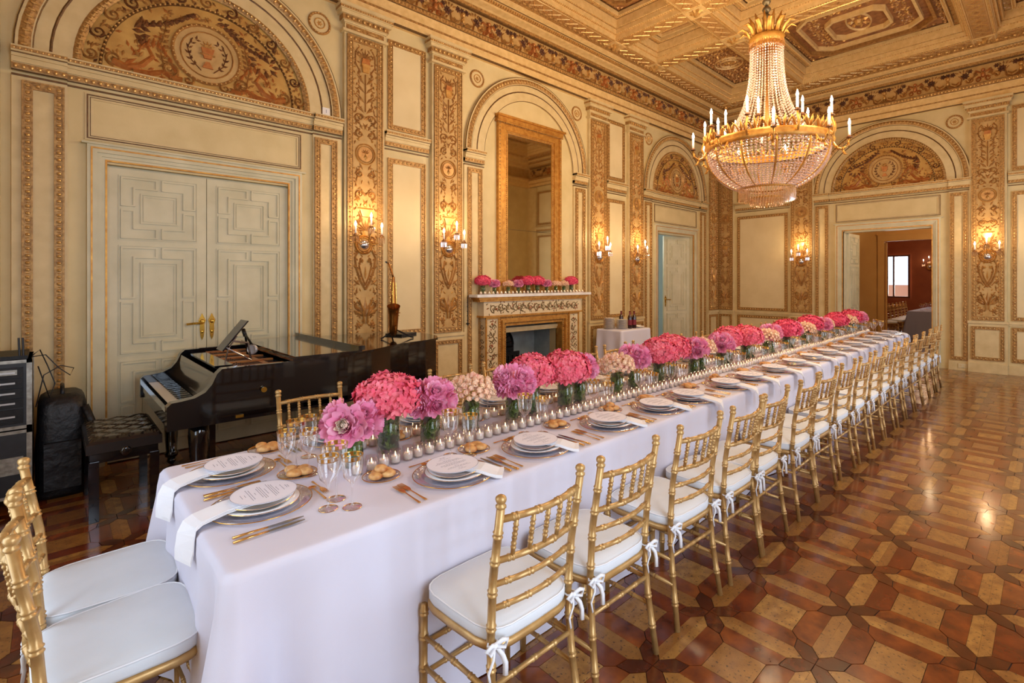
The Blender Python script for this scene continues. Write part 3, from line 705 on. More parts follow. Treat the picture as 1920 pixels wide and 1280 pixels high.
leafm=mat('dark_green_leaves',sr(66,98,36),.55,spec=.3,var=sr(124,150,56),noise=(20,sr(48,76,28),.2))
stemm=mat('green_stems',sr(88,120,44),.5,var=sr(60,92,34))
# ---------------- tablecloth ----------------
def cloth(name,x0,x1,y0,y1,z,label,flare=.06,corner=.15,amp=.012,rc=.035,group=None,mt=None,nz=14,step=.03,seed=3):
    r=random.Random(seed); m=MB(); per=[]
    def seg(p0,p1,n):
        d=math.hypot(p1[0]-p0[0],p1[1]-p0[1]); k=max(2,int(d/step))
        for i in range(k): t=i/k; per.append((p0[0]+(p1[0]-p0[0])*t,p0[1]+(p1[1]-p0[1])*t,n[0],n[1],0))
    def cor(cx,cy,a0):
        for i in range(10):
            a=a0+i/10*pi/2; per.append((cx+rc*cos(a),cy+rc*sin(a),cos(a),sin(a),1-abs(i-4.5)/5))
    seg((x0+rc,y0),(x1-rc,y0),(0,-1)); cor(x1-rc,y0+rc,-pi/2); seg((x1,y0+rc),(x1,y1-rc),(1,0)); cor(x1-rc,y1-rc,0)
    seg((x1-rc,y1),(x0+rc,y1),(0,1)); cor(x0+rc,y1-rc,pi/2); seg((x0,y1-rc),(x0,y0+rc),(-1,0)); cor(x0+rc,y0+rc,pi)
    n=len(per); cum=[0]
    for i in range(1,n): cum.append(cum[-1]+math.hypot(per[i][0]-per[i-1][0],per[i][1]-per[i-1][1]))
    rows=[]
    zs=[0,.0012,.0045,.0105,.018]+[.03+(z-.035)*((k/nz)**1.1) for k in range(nz+1)]
    ph=[r.random()*6 for _ in range(5)]
    for dz in zs:
        t=dz/z; row=[]
        for i,(x,y,nx,ny,cn) in enumerate(per):
            s_=cum[i]; e=min(abs(x-x0)+abs(y-y0),abs(x-x1)+abs(y-y0),abs(x-x0)+abs(y-y1),abs(x-x1)+abs(y-y1))
            wv=sin(s_*11+ph[0])*.5+sin(s_*5.3+ph[1])+.6*sin(s_*19+ph[2])
            off=t*(flare*.3+amp*wv)+corner*t*(math.exp(-(e/.05)**2)-.5*math.exp(-((e-.14)/.05)**2)+.3*math.exp(-((e-.27)/.06)**2))
            rnd={0:-.018,.0012:-.0105,.0045:-.0045,.0105:-.0012}.get(dz,0)
            off+=rnd+(.004 if .012<dz<.105 else 0)
            row.append(m.p(x+nx*off,y+ny*off,z-dz))
        rows.append(row)
    for k in range(len(rows)-1):
        for i in range(n): j=(i+1)%n; m.face(rows[k][i],rows[k][j],rows[k+1][j],rows[k+1][i])
    e=.03; inn=[m.p(min(max(x,x0+e),x1-e),min(max(y,y0+e),y1-e),z+.0003) for (x,y,nx,ny,cn) in per]
    for i in range(n): j=(i+1)%n; m.face(inn[i],inn[j],rows[0][j],rows[0][i])
    xs=sorted(inn,key=lambda i:m.v[i][0]); e2=.03
    q=[m.p(a,b,z+.0003) for a,b in ((x0+e2,y0+e2),(x1-e2,y0+e2),(x1-e2,y1-e2),(x0+e2,y1-e2))]; m.face(*q[::-1])
    o=m.build(name,mt or clothm,smooth=True,label=label,cat='tablecloth',group=group)
    return o
TX0,TX1,TY0,TY1,TZ=.35,9.8,1.645,2.82,.76
cloth('tablecloth',TX0,TX1,TY0,TY1,TZ,'long white tablecloth falling to the parquet over the banquet table under the chandelier')
# ---------------- chairs ----------------
def chair_proto():
    root=thing('banquet_chair','x','chair')
    def bamboo(m,pts,r,rings,n=8,rr=1.25):
        """tube with raised double rings at fractions"""
        L=[0]
        for i in range(1,len(pts)): L.append(L[-1]+sqrt(sum((pts[i][k]-pts[i-1][k])**2 for k in range(3))))
        T=L[-1]
        def at(t):
            d=t*T
            for i in range(1,len(pts)):
                if d<=L[i] or i==len(pts)-1:
                    u=(d-L[i-1])/((L[i]-L[i-1]) or 1); return [pts[i-1][k]+(pts[i][k]-pts[i-1][k])*u for k in range(3)]
        st=[(L[i]/T,1) for i in range(len(pts))]
        for q in rings:
            g=.0045/T; 
            for d_ in (-1.2,1.2): 
                c=q+d_*g*1.3; st+= [(c-g*1.1,1),(c-g*.5,rr),(c+g*.5,rr),(c+g*1.1,1)]
        st=sorted(st); st=[s_ for s_ in st if 0<=s_[0]<=1]
        m.tube([at(a) for a,b in st],[r*b for a,b in st],n)
    hw=.185
    # back posts: leaning backrest, foot splayed backwards
    for s in (-1,1):
        m=MB(); pts=[(s*(hw+.012),-.225,0),(s*hw,-.19,.25),(s*(hw-.005),-.175,.45),(s*(hw-.002),-.19,.66),(s*hw,-.232,.905)]
        bamboo(m,pts,.0135,[.13,.27,.42,.56,.685,.80,.9])
        m.lathe([(.012,0),(.017,.004),(.017,.012),(.012,.016),(.016,.022),(.018,.03),(.016,.038),(.008,.043)],8,(s*hw,-.232,.9)); m.build('back_post',chairm,root,smooth=True)
        m=MB(); pts=[(s*.2,.19,0),(s*.2,.185,.425)]; bamboo(m,pts,.0135,[.2,.45,.72,.93]); m.build('front_leg',chairm,root,smooth=True)
    def rail(z,y,bow,r,n=8,rings=(.15,.38,.62,.85)):
        m=MB(); pts=[(hw*(-1+2*k/8),y-bow*sin(pi*k/8),z) for k in range(9)]; bamboo(m,pts,r,rings,n,1.22); m.build('back_rail',chairm,root,smooth=True)
    rail(.862,-.222,.035,.0115); rail(.725,-.2,.033,.0105); rail(.645,-.187,.03,.0095); rail(.565,-.18,.027,.0095)
    for k in range(5):
        x=hw*(-1+2*(k+1)/6)*1.02; b0=.033*sin(pi*(k+1)/6); b1=.035*sin(pi*(k+1)/6)
        m=MB(); bamboo(m,[(x,-.2-b0,.727),(x*1.0,-.211-b0,.79),(x,-.222-b1,.858)],.0075,[.28,.52,.76],6,1.3); m.build('spindle',chairm,root,smooth=True)
    # seat frame, cushion
    def outline(sc,k=24):
        o=[]
        for i in range(k):
            t=2*pi*i/k; ct,st=cos(t),sin(t); e=.42
            x=math.copysign(abs(ct)**e,ct); y=math.copysign(abs(st)**e,st); w=.205+.012*y
            o.append((x*w*sc,y*.2*sc+.0))
        return o
    m=MB(); O=outline(1.0); 
    for (sc,z) in ((1.0,.425),(1.0,.45),(.9,.45),(.9,.425)): pass
    P=[(1.0,.424),(1.02,.437),(1.0,.45),(.86,.45),(.86,.424)]
    rg=[[m.p(x,y,z) for x,y in outline(sc)] for sc,z in P]
    for k in range(5):
        a,b=rg[k],rg[(k+1)%5]
        for i in range(24): j=(i+1)%24; m.face(a[i],a[j],b[j],b[i])
    m.build('seat_frame',chairm,root,smooth=True)
    m=MB(); P=[(.9,.45),(.985,.453),(1.0,.462),(1.0,.482),(.985,.492),(.97,.494),(.9,.5),(.6,.508),(.25,.511)]
    rg=[[m.p(x,y,z) for x,y in outline(sc)] for sc,z in P]
    for k in range(len(P)-1):
        for i in range(24): j=(i+1)%24; m.face(rg[k][i],rg[k][j],rg[k+1][j],rg[k+1][i])
    m.face(*rg[-1]); m.face(*rg[0][::-1]); cu=m.build('cushion',cushm,root,smooth=True)
    m=MB(); m.tube([(x,y,.493) for x,y in outline(.992)],.003,5,closed=True); m.build('piping',tiem,cu,smooth=True)
    for s in (-1,1):
        m=MB(); x,y,z=s*.183,-.2,.462
        for sg in (-1,1):
            m.tube([(x,y,z),(x+sg*.022,y-.012,z+.014),(x+sg*.043,y-.012,z+.006),(x+sg*.03,y-.014,z-.01),(x,y-.003,z)],.004,5,flat=2.0)
            m.tube([(x,y,z),(x+sg*.018,y-.016,z-.03),(x+sg*.034,y-.012,z-.065),(x+sg*.03,y-.016,z-.1)],.004,4,flat=2.2)
        m.tube([(x-.017*s,y+.045,z),(x-.019,y+.012,z),(x,y-.003,z),(x+.019,y+.012,z),(x-.017*s,y+.05,z)],.0035,5); m.ball((x,y-.002,z),.009,6,4)
        m.build('tie_bow',tiem,cu,smooth=True)
    # stretchers: two each side and front, one at the back
    def st(p,q,rg_=(.25,.5,.75)):
        m=MB(); bamboo(m,[p,q],.009,rg_,7); m.build('stretcher',chairm,root,smooth=True)
    for s in (-1,1):
        st((s*.2,.188,.31),(s*.19,-.185,.31)); st((s*.2,.189,.2),(s*.194,-.2,.2))
    st((-.2,.187,.28),(.2,.187,.28)); st((-.2,.188,.17),(.2,.188,.17)); st((-.19,-.185,.32),(.19,-.185,.32))
    return root
proto=chair_proto(); reg(proto)
ORD='first second third fourth fifth sixth seventh eighth ninth tenth eleventh twelfth thirteenth fourteenth fifteenth sixteenth seventeenth eighteenth nineteenth twentieth'.split()
def od(k):
    if k<20: return ORD[k]
    n=k+1
    if n==100: return 'hundredth'
    if n>100: return 'hundred-and-'+od(n-101)
    T='x x twenty thirty forty fifty sixty seventy eighty ninety'.split()[n//10]
    return T[:-1]+'ieth' if n%10==0 else T+'-'+ORD[n%10-1]
CXS=[1.17,1.66,2.245,2.75,3.16,3.75,4.18,4.72]+[4.72+.52*k for k in range(1,10)]
LXS=[1.16,2.2,2.71,3.22,3.76,4.28,4.8,5.3,5.82,6.34,6.86,7.38,7.9,8.42,8.94,9.42]
first=True
def put_chair(x,y,rz,label,group):
    global first
    if first:
        proto.location=(x,y,0); proto.rotation_euler=(0,0,rz); proto['label']=label; proto['group']=group; first=False; return proto
    return dup(proto,(x,y,0),rz,label,group)
for k,x in enumerate(CXS):
    put_chair(x,1.425+R.uniform(-.008,.008),R.uniform(-.03,.03),'gold bamboo-style chair with white cushion, %s along the open parquet side of the table'%od(k),'chairs along the open parquet side')
for k,x in enumerate(LXS):
    put_chair(x,3.045+R.uniform(-.01,.01),pi+R.uniform(-.03,.03),'gold bamboo-style chair, %s from the piano end along the fireplace side'%od(k),'chairs along the fireplace side')
put_chair(.155,2.08,-pi/2+.02,'gold chair with white cushion at the table head, the one towards the open parquet','chairs at the table head')
put_chair(.155,2.5,-pi/2-.02,'gold chair with white cushion at the table head, the one towards the piano bench','chairs at the table head')
# ---------------- table ware ----------------
def rnd(m,prof,n=32): m.lathe(prof,n)
def protos():
    d={}
    t=thing('charger_plate','x','plate'); m=MB(); m.lathe([(.002,.002),(.1,.002),(.12,.004),(.17,.013),(.17,.016),(.12,.008),(.1,.005),(.002,.005)],36); m.build('charger',chargem,t,smooth=True)
    m=MB(); m.tube([(.171*cos(2*pi*i/40),.171*sin(2*pi*i/40),.0145) for i in range(40)],.0018,6,closed=True); m.build('rim',goldrim,t,smooth=True); d['charger']=t
    t=thing('dinner_plate','x','plate'); m=MB(); m.lathe([(.002,.0),(.075,.0),(.085,.004),(.128,.016),(.128,.019),(.085,.009),(.075,.004),(.002,.004)],32); m.build('plate_body',chinam,t,smooth=True)
    m=MB(); m.tube([(.128*cos(2*pi*i/36),.128*sin(2*pi*i/36),.018) for i in range(36)],.0013,4,closed=True); m.build('rim',goldrim,t); d['plate']=t
    t=thing('soup_plate','x','plate'); m=MB(); m.lathe([(.002,.0),(.06,.0),(.075,.006),(.108,.02),(.108,.023),(.075,.01),(.06,.004),(.002,.004)],32); m.build('plate_body',chinam,t,smooth=True)
    m=MB(); m.tube([(.109*cos(2*pi*i/36),.109*sin(2*pi*i/36),.022) for i in range(36)],.0012,4,closed=True); m.build('rim',goldrim,t); d['soup']=t
    t=thing('menu_card','x','menu'); m=MB(); m.lathe([(.002,0),(.11,0),(.11,.002),(.002,.002)],36); m.build('card',paperm,t)
    m=MB(); r=random.Random(5)
    m.lathe([(.1095,.0021),(.111,.0021),(.111,.0026),(.1095,.0026)],36,cap=False)
    for k,(y,w) in enumerate([(.083,.012),(.076,.016),(.062,.03),(.045,.02),(.036,.055),(.029,.06),(.022,.07),(.008,.03),(-.002,.06),(-.009,.064),(-.016,.05),(-.03,.01),(-.042,.05),(-.05,.058),(-.063,.012),(-.075,.02)]):
        x=-w
        while x<w:
            l=r.uniform(.005,.014); m.box(x,min(x+l,w),y-.0011,y+.0011,.002,.0023); x+=l+.003
    m.build('lettering',inkm,t); d['menu']=t
    # napkins: folded linen band; local -y towards the diner
    def napkin(path,w,name):
        t=thing('napkin','x','napkin')
        for q,(dz,ww) in enumerate(((0,w),(.004,w*.97),(.008,w*.94))):
            m=MB(); n=len(path); rows=[]
            for i,(x,y,z) in enumerate(path):
                a=path[max(i-1,0)]; b=path[min(i+1,n-1)]; dx,dy=b[0]-a[0],b[1]-a[1]; L=math.hypot(dx,dy) or 1; 
                if L<.004: dx,dy,L=path[i-2][0]-path[0][0],path[i-2][1]-path[0][1],1; L=math.hypot(dx,dy)
                nx,ny=-dy/L,dx/L; g=dz*(i/n) ; rows.append([m.p(x+nx*ww*k/2+(dy/L*0),y+ny*ww*k/2,z+dz+.0025*cos(k*2.5+i*.7)*(i/n)) for k in (-1,-.5,0,.5,1)]+[m.p(x+nx*ww*k/2,y+ny*ww*k/2,z+dz-.003) for k in (1,-1)])
            for i in range(n-1):
                for k in range(7): j=(k+1)%7; m.face(rows[i][k],rows[i][j],rows[i+1][j],rows[i+1][k])
            m.face(*rows[0]); m.face(*rows[-1]); m.build('linen_fold',napm,t,smooth=False)
        return t
    d['nap_drape']=napkin([(.0,.04,.028),(.01,-.05,.029),(.02,-.115,.026),(.032,-.165,.018),(.042,-.2,.012),(.05,-.222,.0),(.055,-.232,-.03),(.058,-.236,-.075),(.06,-.24,-.11)],.1,'a')
    d['nap_flat']=napkin([(.0,.03,.028),(.05,-.03,.029),(.09,-.085,.024),(.115,-.12,.012),(.13,-.14,.006),(.145,-.155,.006)],.1,'b')
    def fork(L=.2):
        t=thing('fork','x','fork'); m=MB(); m.tube([(0,-L/2,.003),(0,-L/4,.004),(0,.02,.006)],[.0055,.0035,.0025],6,flat=.5); m.prism([(-.004,.015),(.004,.015),(.011,.035),(.011,.055),(-.011,.055),(-.011,.035)],.004,.0065); m.build('handle',cutm,t,smooth=False)
        m=MB(); 
        for k in range(4): x=-.0095+.0063*k; m.prism([(x-.0015,.054),(x+.0015,.054),(x+.001,L/2),(x-.001,L/2)],.004,.0065)
        m.build('tines',cutm,t); return t
    def knife(L=.22):
        t=thing('knife','x','knife'); m=MB(); m.tube([(0,-L/2,.005),(0,-L/4,.006),(0,-.005,.005)],[.0065,.0055,.0045],8,flat=.6); m.build('handle',cutm,t,smooth=True)
        m=MB(); m.prism([(-.006,-.005),(.006,-.005),(.009,.06),(.003,L/2),(-.002,L/2),(-.006,.06)],.004,.006); m.build('blade',steelm,t); return t
    def spoon(L=.17):
        t=thing('spoon','x','spoon'); m=MB(); m.tube([(0,-L/2,.003),(0,0,.004),(0,.035,.004)],[.005,.0028,.0025],6,flat=.5); m.build('handle',cutm,t)
        m=MB(); m.lathe([(.002,.002),(.01,.003),(.016,.007)],12,(0,.052,0),cap=False); m.build('bowl',cutm,t,smooth=True); return t
    d['fork']=fork(); d['knife']=knife(); d['spoon']=spoon(); d['dfork']=fork(.15)
    def gob(h,rb,nm):
        t=thing('wine_glass','x','glass'); m=MB(); hb=h*.47
        m.lathe([(.001,.003),(.03,.002),(.033,.0015)],24,cap=False); m.lathe([(.033,.002),(.012,.006),(.004,.012),(.0032,.03),(.0032,hb-.02),(.006,hb-.004),(.012,hb+.004),(rb*.78,hb+.022),(rb*.94,hb+.05),(rb,h-.02),(rb*1.06,h)],20,wav=.02,wn=10,cap=False)
        m.build('glass_body',glassm,t,smooth=True)
        m=MB(); m.lathe([(rb*.99,h-.016),(rb*1.0,h-.0135)],20,cap=False); 
        for k in range(10):
            a=2*pi*k/10; b=a+.34
            q=[(rb*1.012*cos(u),rb*1.012*sin(u),z) for u,z in ((a,h-.0135),(b,h-.0135),(b,h),(a,h))]; m.face(*[m.p(*v) for v in q])
        m.lathe([(rb*1.06,h-.001),(rb*1.075,h+.0005)],20,cap=False); m.build('gilt_rim',goldrim,t)
        m=MB(); m.tube([(.033*cos(2*pi*i/24),.033*sin(2*pi*i/24),.002) for i in range(24)],.0011,4,closed=True); m.build('gilt_foot_line',goldrim,t); return t
    d['wine']=gob(.195,.037,'w'); d['water']=gob(.215,.041,'g'); d['water'].name='water_goblet'
    t=thing('bread_plate','x','plate'); m=MB(); m.lathe([(.002,.001),(.05,.001),(.078,.008),(.078,.01),(.05,.004),(.002,.004)],24); m.build('plate_body',chargem,t,smooth=True)
    m=MB(); m.tube([(.078*cos(2*pi*i/28),.078*sin(2*pi*i/28),.009) for i in range(28)],.0018,5,closed=True); m.build('rim',goldrim,t); d['bread']=t
    m=MB(); m.lathe([(.005,0),(.02,.001),(.027,.008),(.026,.018),(.018,.026),(.008,.03),(.002,.0305)],14); d['bun']=m.build('bread_bun',breadm,smooth=True,cat='bread',label='x')
    return d
D=protos()
for o in list(D.values()): reg(o)
used=set()
def put(k,x,y,z,rz,label,group,jit=.004):
    loc=(x+R.uniform(-jit,jit),y+R.uniform(-jit,jit),z)
    o=D[k]
    if k not in used:
        used.add(k); o.location=loc; o.rotation_euler=(0,0,rz); o['label']=label; o['group']=group; return o
    return dup(o,loc,rz,label,group)
def setting(x,y,rz,where,n,glasses,drape):
    c,s=cos(rz),sin(rz)
    def w(a,b): return (x+a*c-b*s,y+a*s+b*c)
    z=TZ
    def P(k,a,b,dz,ang,what,grp): 
        u,v=w(a,b); return put(k,u,v,z+dz,rz+ang,what+', '+where,grp)
    P('charger',0,0,.001,0,'clear glass charger plate with gold rim','charger plates')
    P('plate',0,0,.0085,0,'white dinner plate on glass charger','dinner plates'); P('soup',0,0,.0145,0,'white bowl plate stacked under menu card','stacked bowl plates')
    P('menu',0,.01,.0515,0.0,'round printed menu card','round menu cards')
    u,v=w(0,0); put('nap_drape' if drape else 'nap_flat',u,v,z+.008,rz+R.uniform(-.06,.06)-(0.1 if drape else 0),'folded white napkin, '+where,'folded napkins',0)
    P('fork',-.215,-.03,.002,.02,'inner gilt fork','gilt forks'); P('fork',-.25,-.04,.002,-.02,'outer gilt fork','gilt forks')
    P('knife',.205,-.03,.002,0,'inner gilt-handled knife','gilt-handled knives'); P('knife',.235,-.035,.002,.03,'outer gilt-handled knife','gilt-handled knives')
    P('dfork',-.02,.215,.002,-pi/2,'gilt dessert fork above plate','gilt dessert forks'); P('spoon',.02,.195,.002,pi/2,'gilt dessert spoon above plate','gilt dessert spoons')
    for q,(k,a,b,nm) in enumerate((('wine',.2,.165,'smaller gilt-rimmed wine glass'),('water',.13,.225,'tall gilt-rimmed water goblet'),('wine',.245,.235,'outer gilt-rimmed wine glass'))[:glasses]):
        P(k,a,b,.001,R.random(),nm,'gilt-rimmed glasses')
    P('bread',-.235,.2,.001,0,'small gilt-rimmed bread plate','bread plates')
    for q,(a,b,e,h) in enumerate(((-.03,-.012,.3,0),(.026,-.018,1.2,0),(-.005,.03,2.2,0),(.03,.022,.8,.0),(.0,.0,.1,.022))[:4 if n%3 else 5]):
        u,v=w(-.235+a,.2+b); o=put('bun',u,v,z+.006+h,e,('bread bun touching the forks','bread bun beside the charger','bread bun towards the candles','bread bun towards the glasses','bread bun on top of the others')[q]+', '+where,'bread buns on small plates'); o.scale=(1,1.15+.1*(q%2),.95)
where_n=lambda k,side: '%s place, %s side'%(od(k),side)
def all_settings():
    for k,x in enumerate(CXS): setting(x+.07,1.815,0,where_n(k,'open parquet'),k,2,k>3)
    for k,x in enumerate([1.12,1.62]+LXS[1:]): setting(x-.04,2.665,pi,where_n(k,'fireplace'),k,2,True)
    setting(.56,2.07,-pi/2,'head place facing the window light',1,3,True); setting(.56,2.51,-pi/2,'head place beside the piano',2,3,True)
all_settings()
# ---------------- votive candles ----------------
def votive():
    t=thing('votive_candle','x','candle'); m=MB(); m.lathe([(.002,0),(.022,0),(.0245,.006),(.0255,.065),(.0243,.065),(.0232,.008),(.002,.006)],16); m.build('glass_cup',votg,t,smooth=True)
    m=MB(); m.lathe([(.018,.007),(.0215,.01),(.0215,.034),(.019,.037),(.004,.035)],14); m.build('wax',waxm,t,smooth=True)
    m=MB(); m.lathe([(.0012,.036),(.0032,.042),(.0025,.05),(.0005,.057)],6); m.build('flame',flamem,t,smooth=True); return t
V=votive(); reg(V); D['votive']=V
N=0; x=.95
while x<9.6:
    put('votive',x,2.13+.006*sin(x*5),TZ+.001,0,'glass votive candle, %s in the row before the open parquet side places'%od(N),'votive candles in the parquet-side row'); N+=1; x+=.0605
x=.93; N=0
while x<9.6:
    put('votive',x,2.43,TZ+.001,0,'glass votive candle, %s in the row behind the flower vases'%od(N),'votive candles in the fireplace-side row'); N+=1; x+=.0605
# ---------------- flowers ----------------
def petal(m,c,d,up,ln,wd,curl,n=2):
    """curved petal from c along d, bending towards up"""
    L=sqrt(sum(v*v for v in d)) or 1; d=[v/L for v in d]; q=sum(d[k]*up[k] for k in range(3)); u=[up[k]-q*d[k] for k in range(3)]; L=sqrt(sum(v*v for v in u)) or 1; u=[v/L for v in u]
    s=[d[1]*u[2]-d[2]*u[1],d[2]*u[0]-d[0]*u[2],d[0]*u[1]-d[1]*u[0]]
    rows=[]
    for i,(t,w) in enumerate(((0,.3),(.45,1.0),(.85,.95),(1.05,.35))):
        e=curl*t*t; p=[c[k]+d[k]*ln*t+u[k]*ln*e for k in range(3)]
        rows.append([m.p(*[p[k]+s[k]*wd*.5*w*x+u[k]*abs(x)*wd*.18 for k in range(3)]) for x in (-1,0,1)])
    for i in range(3):
        for j in range(2): m.face(rows[i][j],rows[i][j+1],rows[i+1][j+1],rows[i+1][j])
def fib(n,k,zmin=-.35):
    z=1-(1-zmin)*(k+.5)/n; r=sqrt(max(0,1-z*z)); a=k*2.39996; return r*cos(a),r*sin(a),z
def hydrangea(rx,rz,seed,n=230,fs=.021):
    r=random.Random(seed); m=MB(); m.lathe([(rx*.9*sin(pi*k/8)+.002,-rz*.9*cos(pi*k/8)) for k in range(9)],14)
    for k in range(n):
        x,y,z=fib(n,k,-.55); bump=1+.07*sin(5*x*2+seed)*cos(6*y+z*4)+r.uniform(-.06,.06); nrm=(x/rx,y/rx,z/rz); L=sqrt(sum(v*v for v in nrm)); nrm=[v/L for v in nrm]
        c=(x*rx*bump,y*rx*bump,z*rz*bump); a0=r.random()*6
        t1=[-nrm[1],nrm[0],0]; L=sqrt(t1[0]**2+t1[1]**2) or 1; t1=[v/L for v in t1]; t2=[nrm[1]*t1[2]-nrm[2]*t1[1],nrm[2]*t1[0]-nrm[0]*t1[2],nrm[0]*t1[1]-nrm[1]*t1[0]]
        tilt=r.uniform(.05,.7); nrm=[v+r.uniform(-.35,.35) for v in nrm]
        for q in range(4):
            a=a0+q*pi/2; d=[t1[i]*cos(a)+t2[i]*sin(a)+nrm[i]*tilt for i in range(3)]; o=[-t1[i]*sin(a)+t2[i]*cos(a) for i in range(3)]
            Q=[m.p(*[c[i]+d[i]*fs*u+o[i]*fs*w+nrm[i]*fs*g for i in range(3)]) for u,w,g in ((0,0,0),(.45,.46,.1),(.95,.42,.02),(1.2,.0,.16),(.95,-.42,.02),(.45,-.46,.1))]; K=m.p(*[c[i]+d[i]*fs*.6-nrm[i]*fs*.06 for i in range(3)])
            for w in range(6): m.face(Q[w],Q[(w+1)%6],K)
    return m
def bloom(m,c,n,rad,seed,dens=1,cream=False):
    r=random.Random(seed); L=sqrt(sum(v*v for v in n)); n=[v/L for v in n]
    t1=[-n[1],n[0],.001]; L=sqrt(sum(v*v for v in t1)) or 1; t1=[v/L for v in t1]; t2=[n[1]*t1[2]-n[2]*t1[1],n[2]*t1[0]-n[0]*t1[2],n[0]*t1[1]-n[1]*t1[0]]
    b=m.cur
    for k,(cnt,op,ln,wd,cl) in enumerate(((11,.15,1.1,.62,.4),(13,.45,1.0,.46,.5),(15,.8,.92,.36,.5),(16,1.2,.84,.3,.45),(16,1.9,.78,.26,.4),(12,3.2,.72,.22,.2))):
        if cream and k>=2: m.cur=1
        for q in range(cnt):
            a=2*pi*(q+.5*(k%2))/cnt+r.uniform(-.15,.15); d=[(t1[i]*cos(a)+t2[i]*sin(a))+n[i]*(op*r.uniform(.8,1.3)+r.uniform(-.15,.2)) for i in range(3)]
            p=[c[i]-n[i]*rad*.15*(1-k*.2) for i in range(3)]; petal(m,p,d,n,rad*ln*(1.0 if not(cream and k>=2) else .85),rad*wd*(1 if not (cream and k>=2) else .6),cl)
    m.cur=b
def peony(rad,seed,cream=False):
    m=MB(); r=random.Random(seed); m.lathe([(rad*.75*sin(pi*k/8)+.002,-rad*.62*cos(pi*k/8)) for k in range(9)],12)
    dirs=[(0,0,1)]+[(cos(a),sin(a),.75) for a in [2*pi*q/5+seed for q in range(5)]]+[(cos(a),sin(a),-.02) for a in [2*pi*q/7+seed*2 for q in range(7)]]
    if cream: dirs[1]=(-.72,-.69,.25)
    for k,d in enumerate(dirs):
        L=sqrt(sum(v*v for v in d)); c=[v/L*rad*.62 for v in d]; bloom(m,c,d,rad*.43*(1.5 if cream and k==1 else 1)*r.uniform(.9,1.15),seed*7+k,cream=(cream and k==1))
    return m
def rosebunch(rad,seed):
    m=MB(); r=random.Random(seed); n=78
    for k in range(n):
        x,y,z=fib(n,k,-.35); j=1+r.uniform(-.1,.1); c=(x*rad*j*1.1,y*rad*j*1.1,z*rad*.72*j); L=1; rr=r.uniform(.012,.019)
        m.dome(c[0],c[1],rr,rr,c[2]-rr*.5,rr*1.5,6)
        nn=(x,y,z+.2); t1=(-y,x,0) if abs(x)+abs(y)>.01 else (1,0,0)
        for q in range(6):
            a=q*1.05+k; t2=(nn[1]*t1[2]-nn[2]*t1[1],nn[2]*t1[0]-nn[0]*t1[2],nn[0]*t1[1]-nn[1]*t1[0])
            d=[t1[i]*cos(a)+t2[i]*sin(a)+nn[i]*.9 for i in range(3)]; petal(m,[c[i]-nn[i]*rr*.4 for i in range(3)],d,[-v for v in nn],rr*1.5,rr*1.4,-.3)
    return m
def vase_parts(h,r,seed):
    g=MB(); g.lathe([(.002,0),(r,0),(r,h),(r-.002,h),(r-.003,.006),(.002,.006)],24)
    l=MB(); q=random.Random(seed); l.cur=1; l.lathe([(r*.3,.008),(r*.78,.02),(r*.8,h*.92),(r*.3,h*.98)],12); l.cur=0
    for k in range(150):
        a=q.random()*6.3; z=q.uniform(.012,h-.02); rr=r*q.uniform(.84,.9); w_=q.uniform(-1,1); d=(-sin(a)*w_,cos(a)*w_,q.uniform(-.8,1)); petal(l,(rr*cos(a),rr*sin(a),z),d,(cos(a),sin(a),0),.034,.015,-.3)
    return g,l
FM={}
def meshof(mb,name,mats):
    o=mb.build(name,mats,smooth=True); me=o.data; bpy.data.objects.remove(o); return me
def build_flowers():
    for v in range(3):
        FM['H',v]=meshof(hydrangea(.15 if v<2 else .135,.105,v+1),'hydrangea',[hydm]); FM['C',v]=meshof(hydrangea(.15,.105,v+5),'hydrangea',[hydm2])
        FM['P',v]=meshof(peony(.13,v+1,v==0),'peony',[peom,peol]); FM['R',v]=meshof(rosebunch(.11,v+1),'roses',[rosm])
    for k,(h,r) in {'tall':(.2,.055),'mid':(.17,.05),'low':(.13,.05)}.items():
        g,l=vase_parts(h,r,3); FM['g',k]=meshof(g,'g',[vaseg]); FM['l',k]=meshof(l,'l',[leafm,leafd])
build_flowers()
FN={'H':('coral pink hydrangeas','hydrangea_bouquet','hydrangea_heads'),'C':('crimson hydrangeas','hydrangea_bouquet','hydrangea_heads'),'P':('mauve pink peonies','peony_bouquet','peony_blooms'),'R':('peach spray roses','rose_bouquet','rose_heads')}
def bouquet(kind,v,x,y,z,label,group,sc=1.0,vs=None):
    hk={'H':'tall','C':'tall','P':'low' if v==0 else 'mid','R':'mid'}[kind]; h={'tall':.2,'mid':.17,'low':.13}[hk]
    t=thing(FN[kind][1],label,'flowers',(x,y,z),R.uniform(-.5,.5) if v else .1,group)
    a=link('glass_vase',FM['g',hk],t); b=link('vase_greenery',FM['l',hk],t,kind='stuff'); f=link(FN[kind][2],FM[kind,v],t,(0,0,h+{'H':.065,'C':.065,'P':.055,'R':.05}[kind]))
    if sc!=1: t.scale=(sc,sc,sc)
    return t
SEQ=[(.98,'P'),(1.19,'H'),(1.39,'P'),(1.69,'R'),(1.96,'P'),(2.16,'H'),(2.41,'H'),(2.61,'P'),(2.96,'R'),(3.26,'P'),(3.52,'H'),(3.80,'H'),(4.08,'P'),(4.33,'R'),(4.61,'P'),(4.88,'H'),(5.16,'H'),(5.42,'P'),(5.7,'R'),(5.97,'P'),(6.28,'C'),(6.62,'P'),(6.92,'R'),(7.3,'C'),(7.62,'P'),(7.9,'R'),(8.25,'C'),(8.55,'P'),(8.85,'R'),(9.25,'C'),(9.5,'P')]
cnt={}
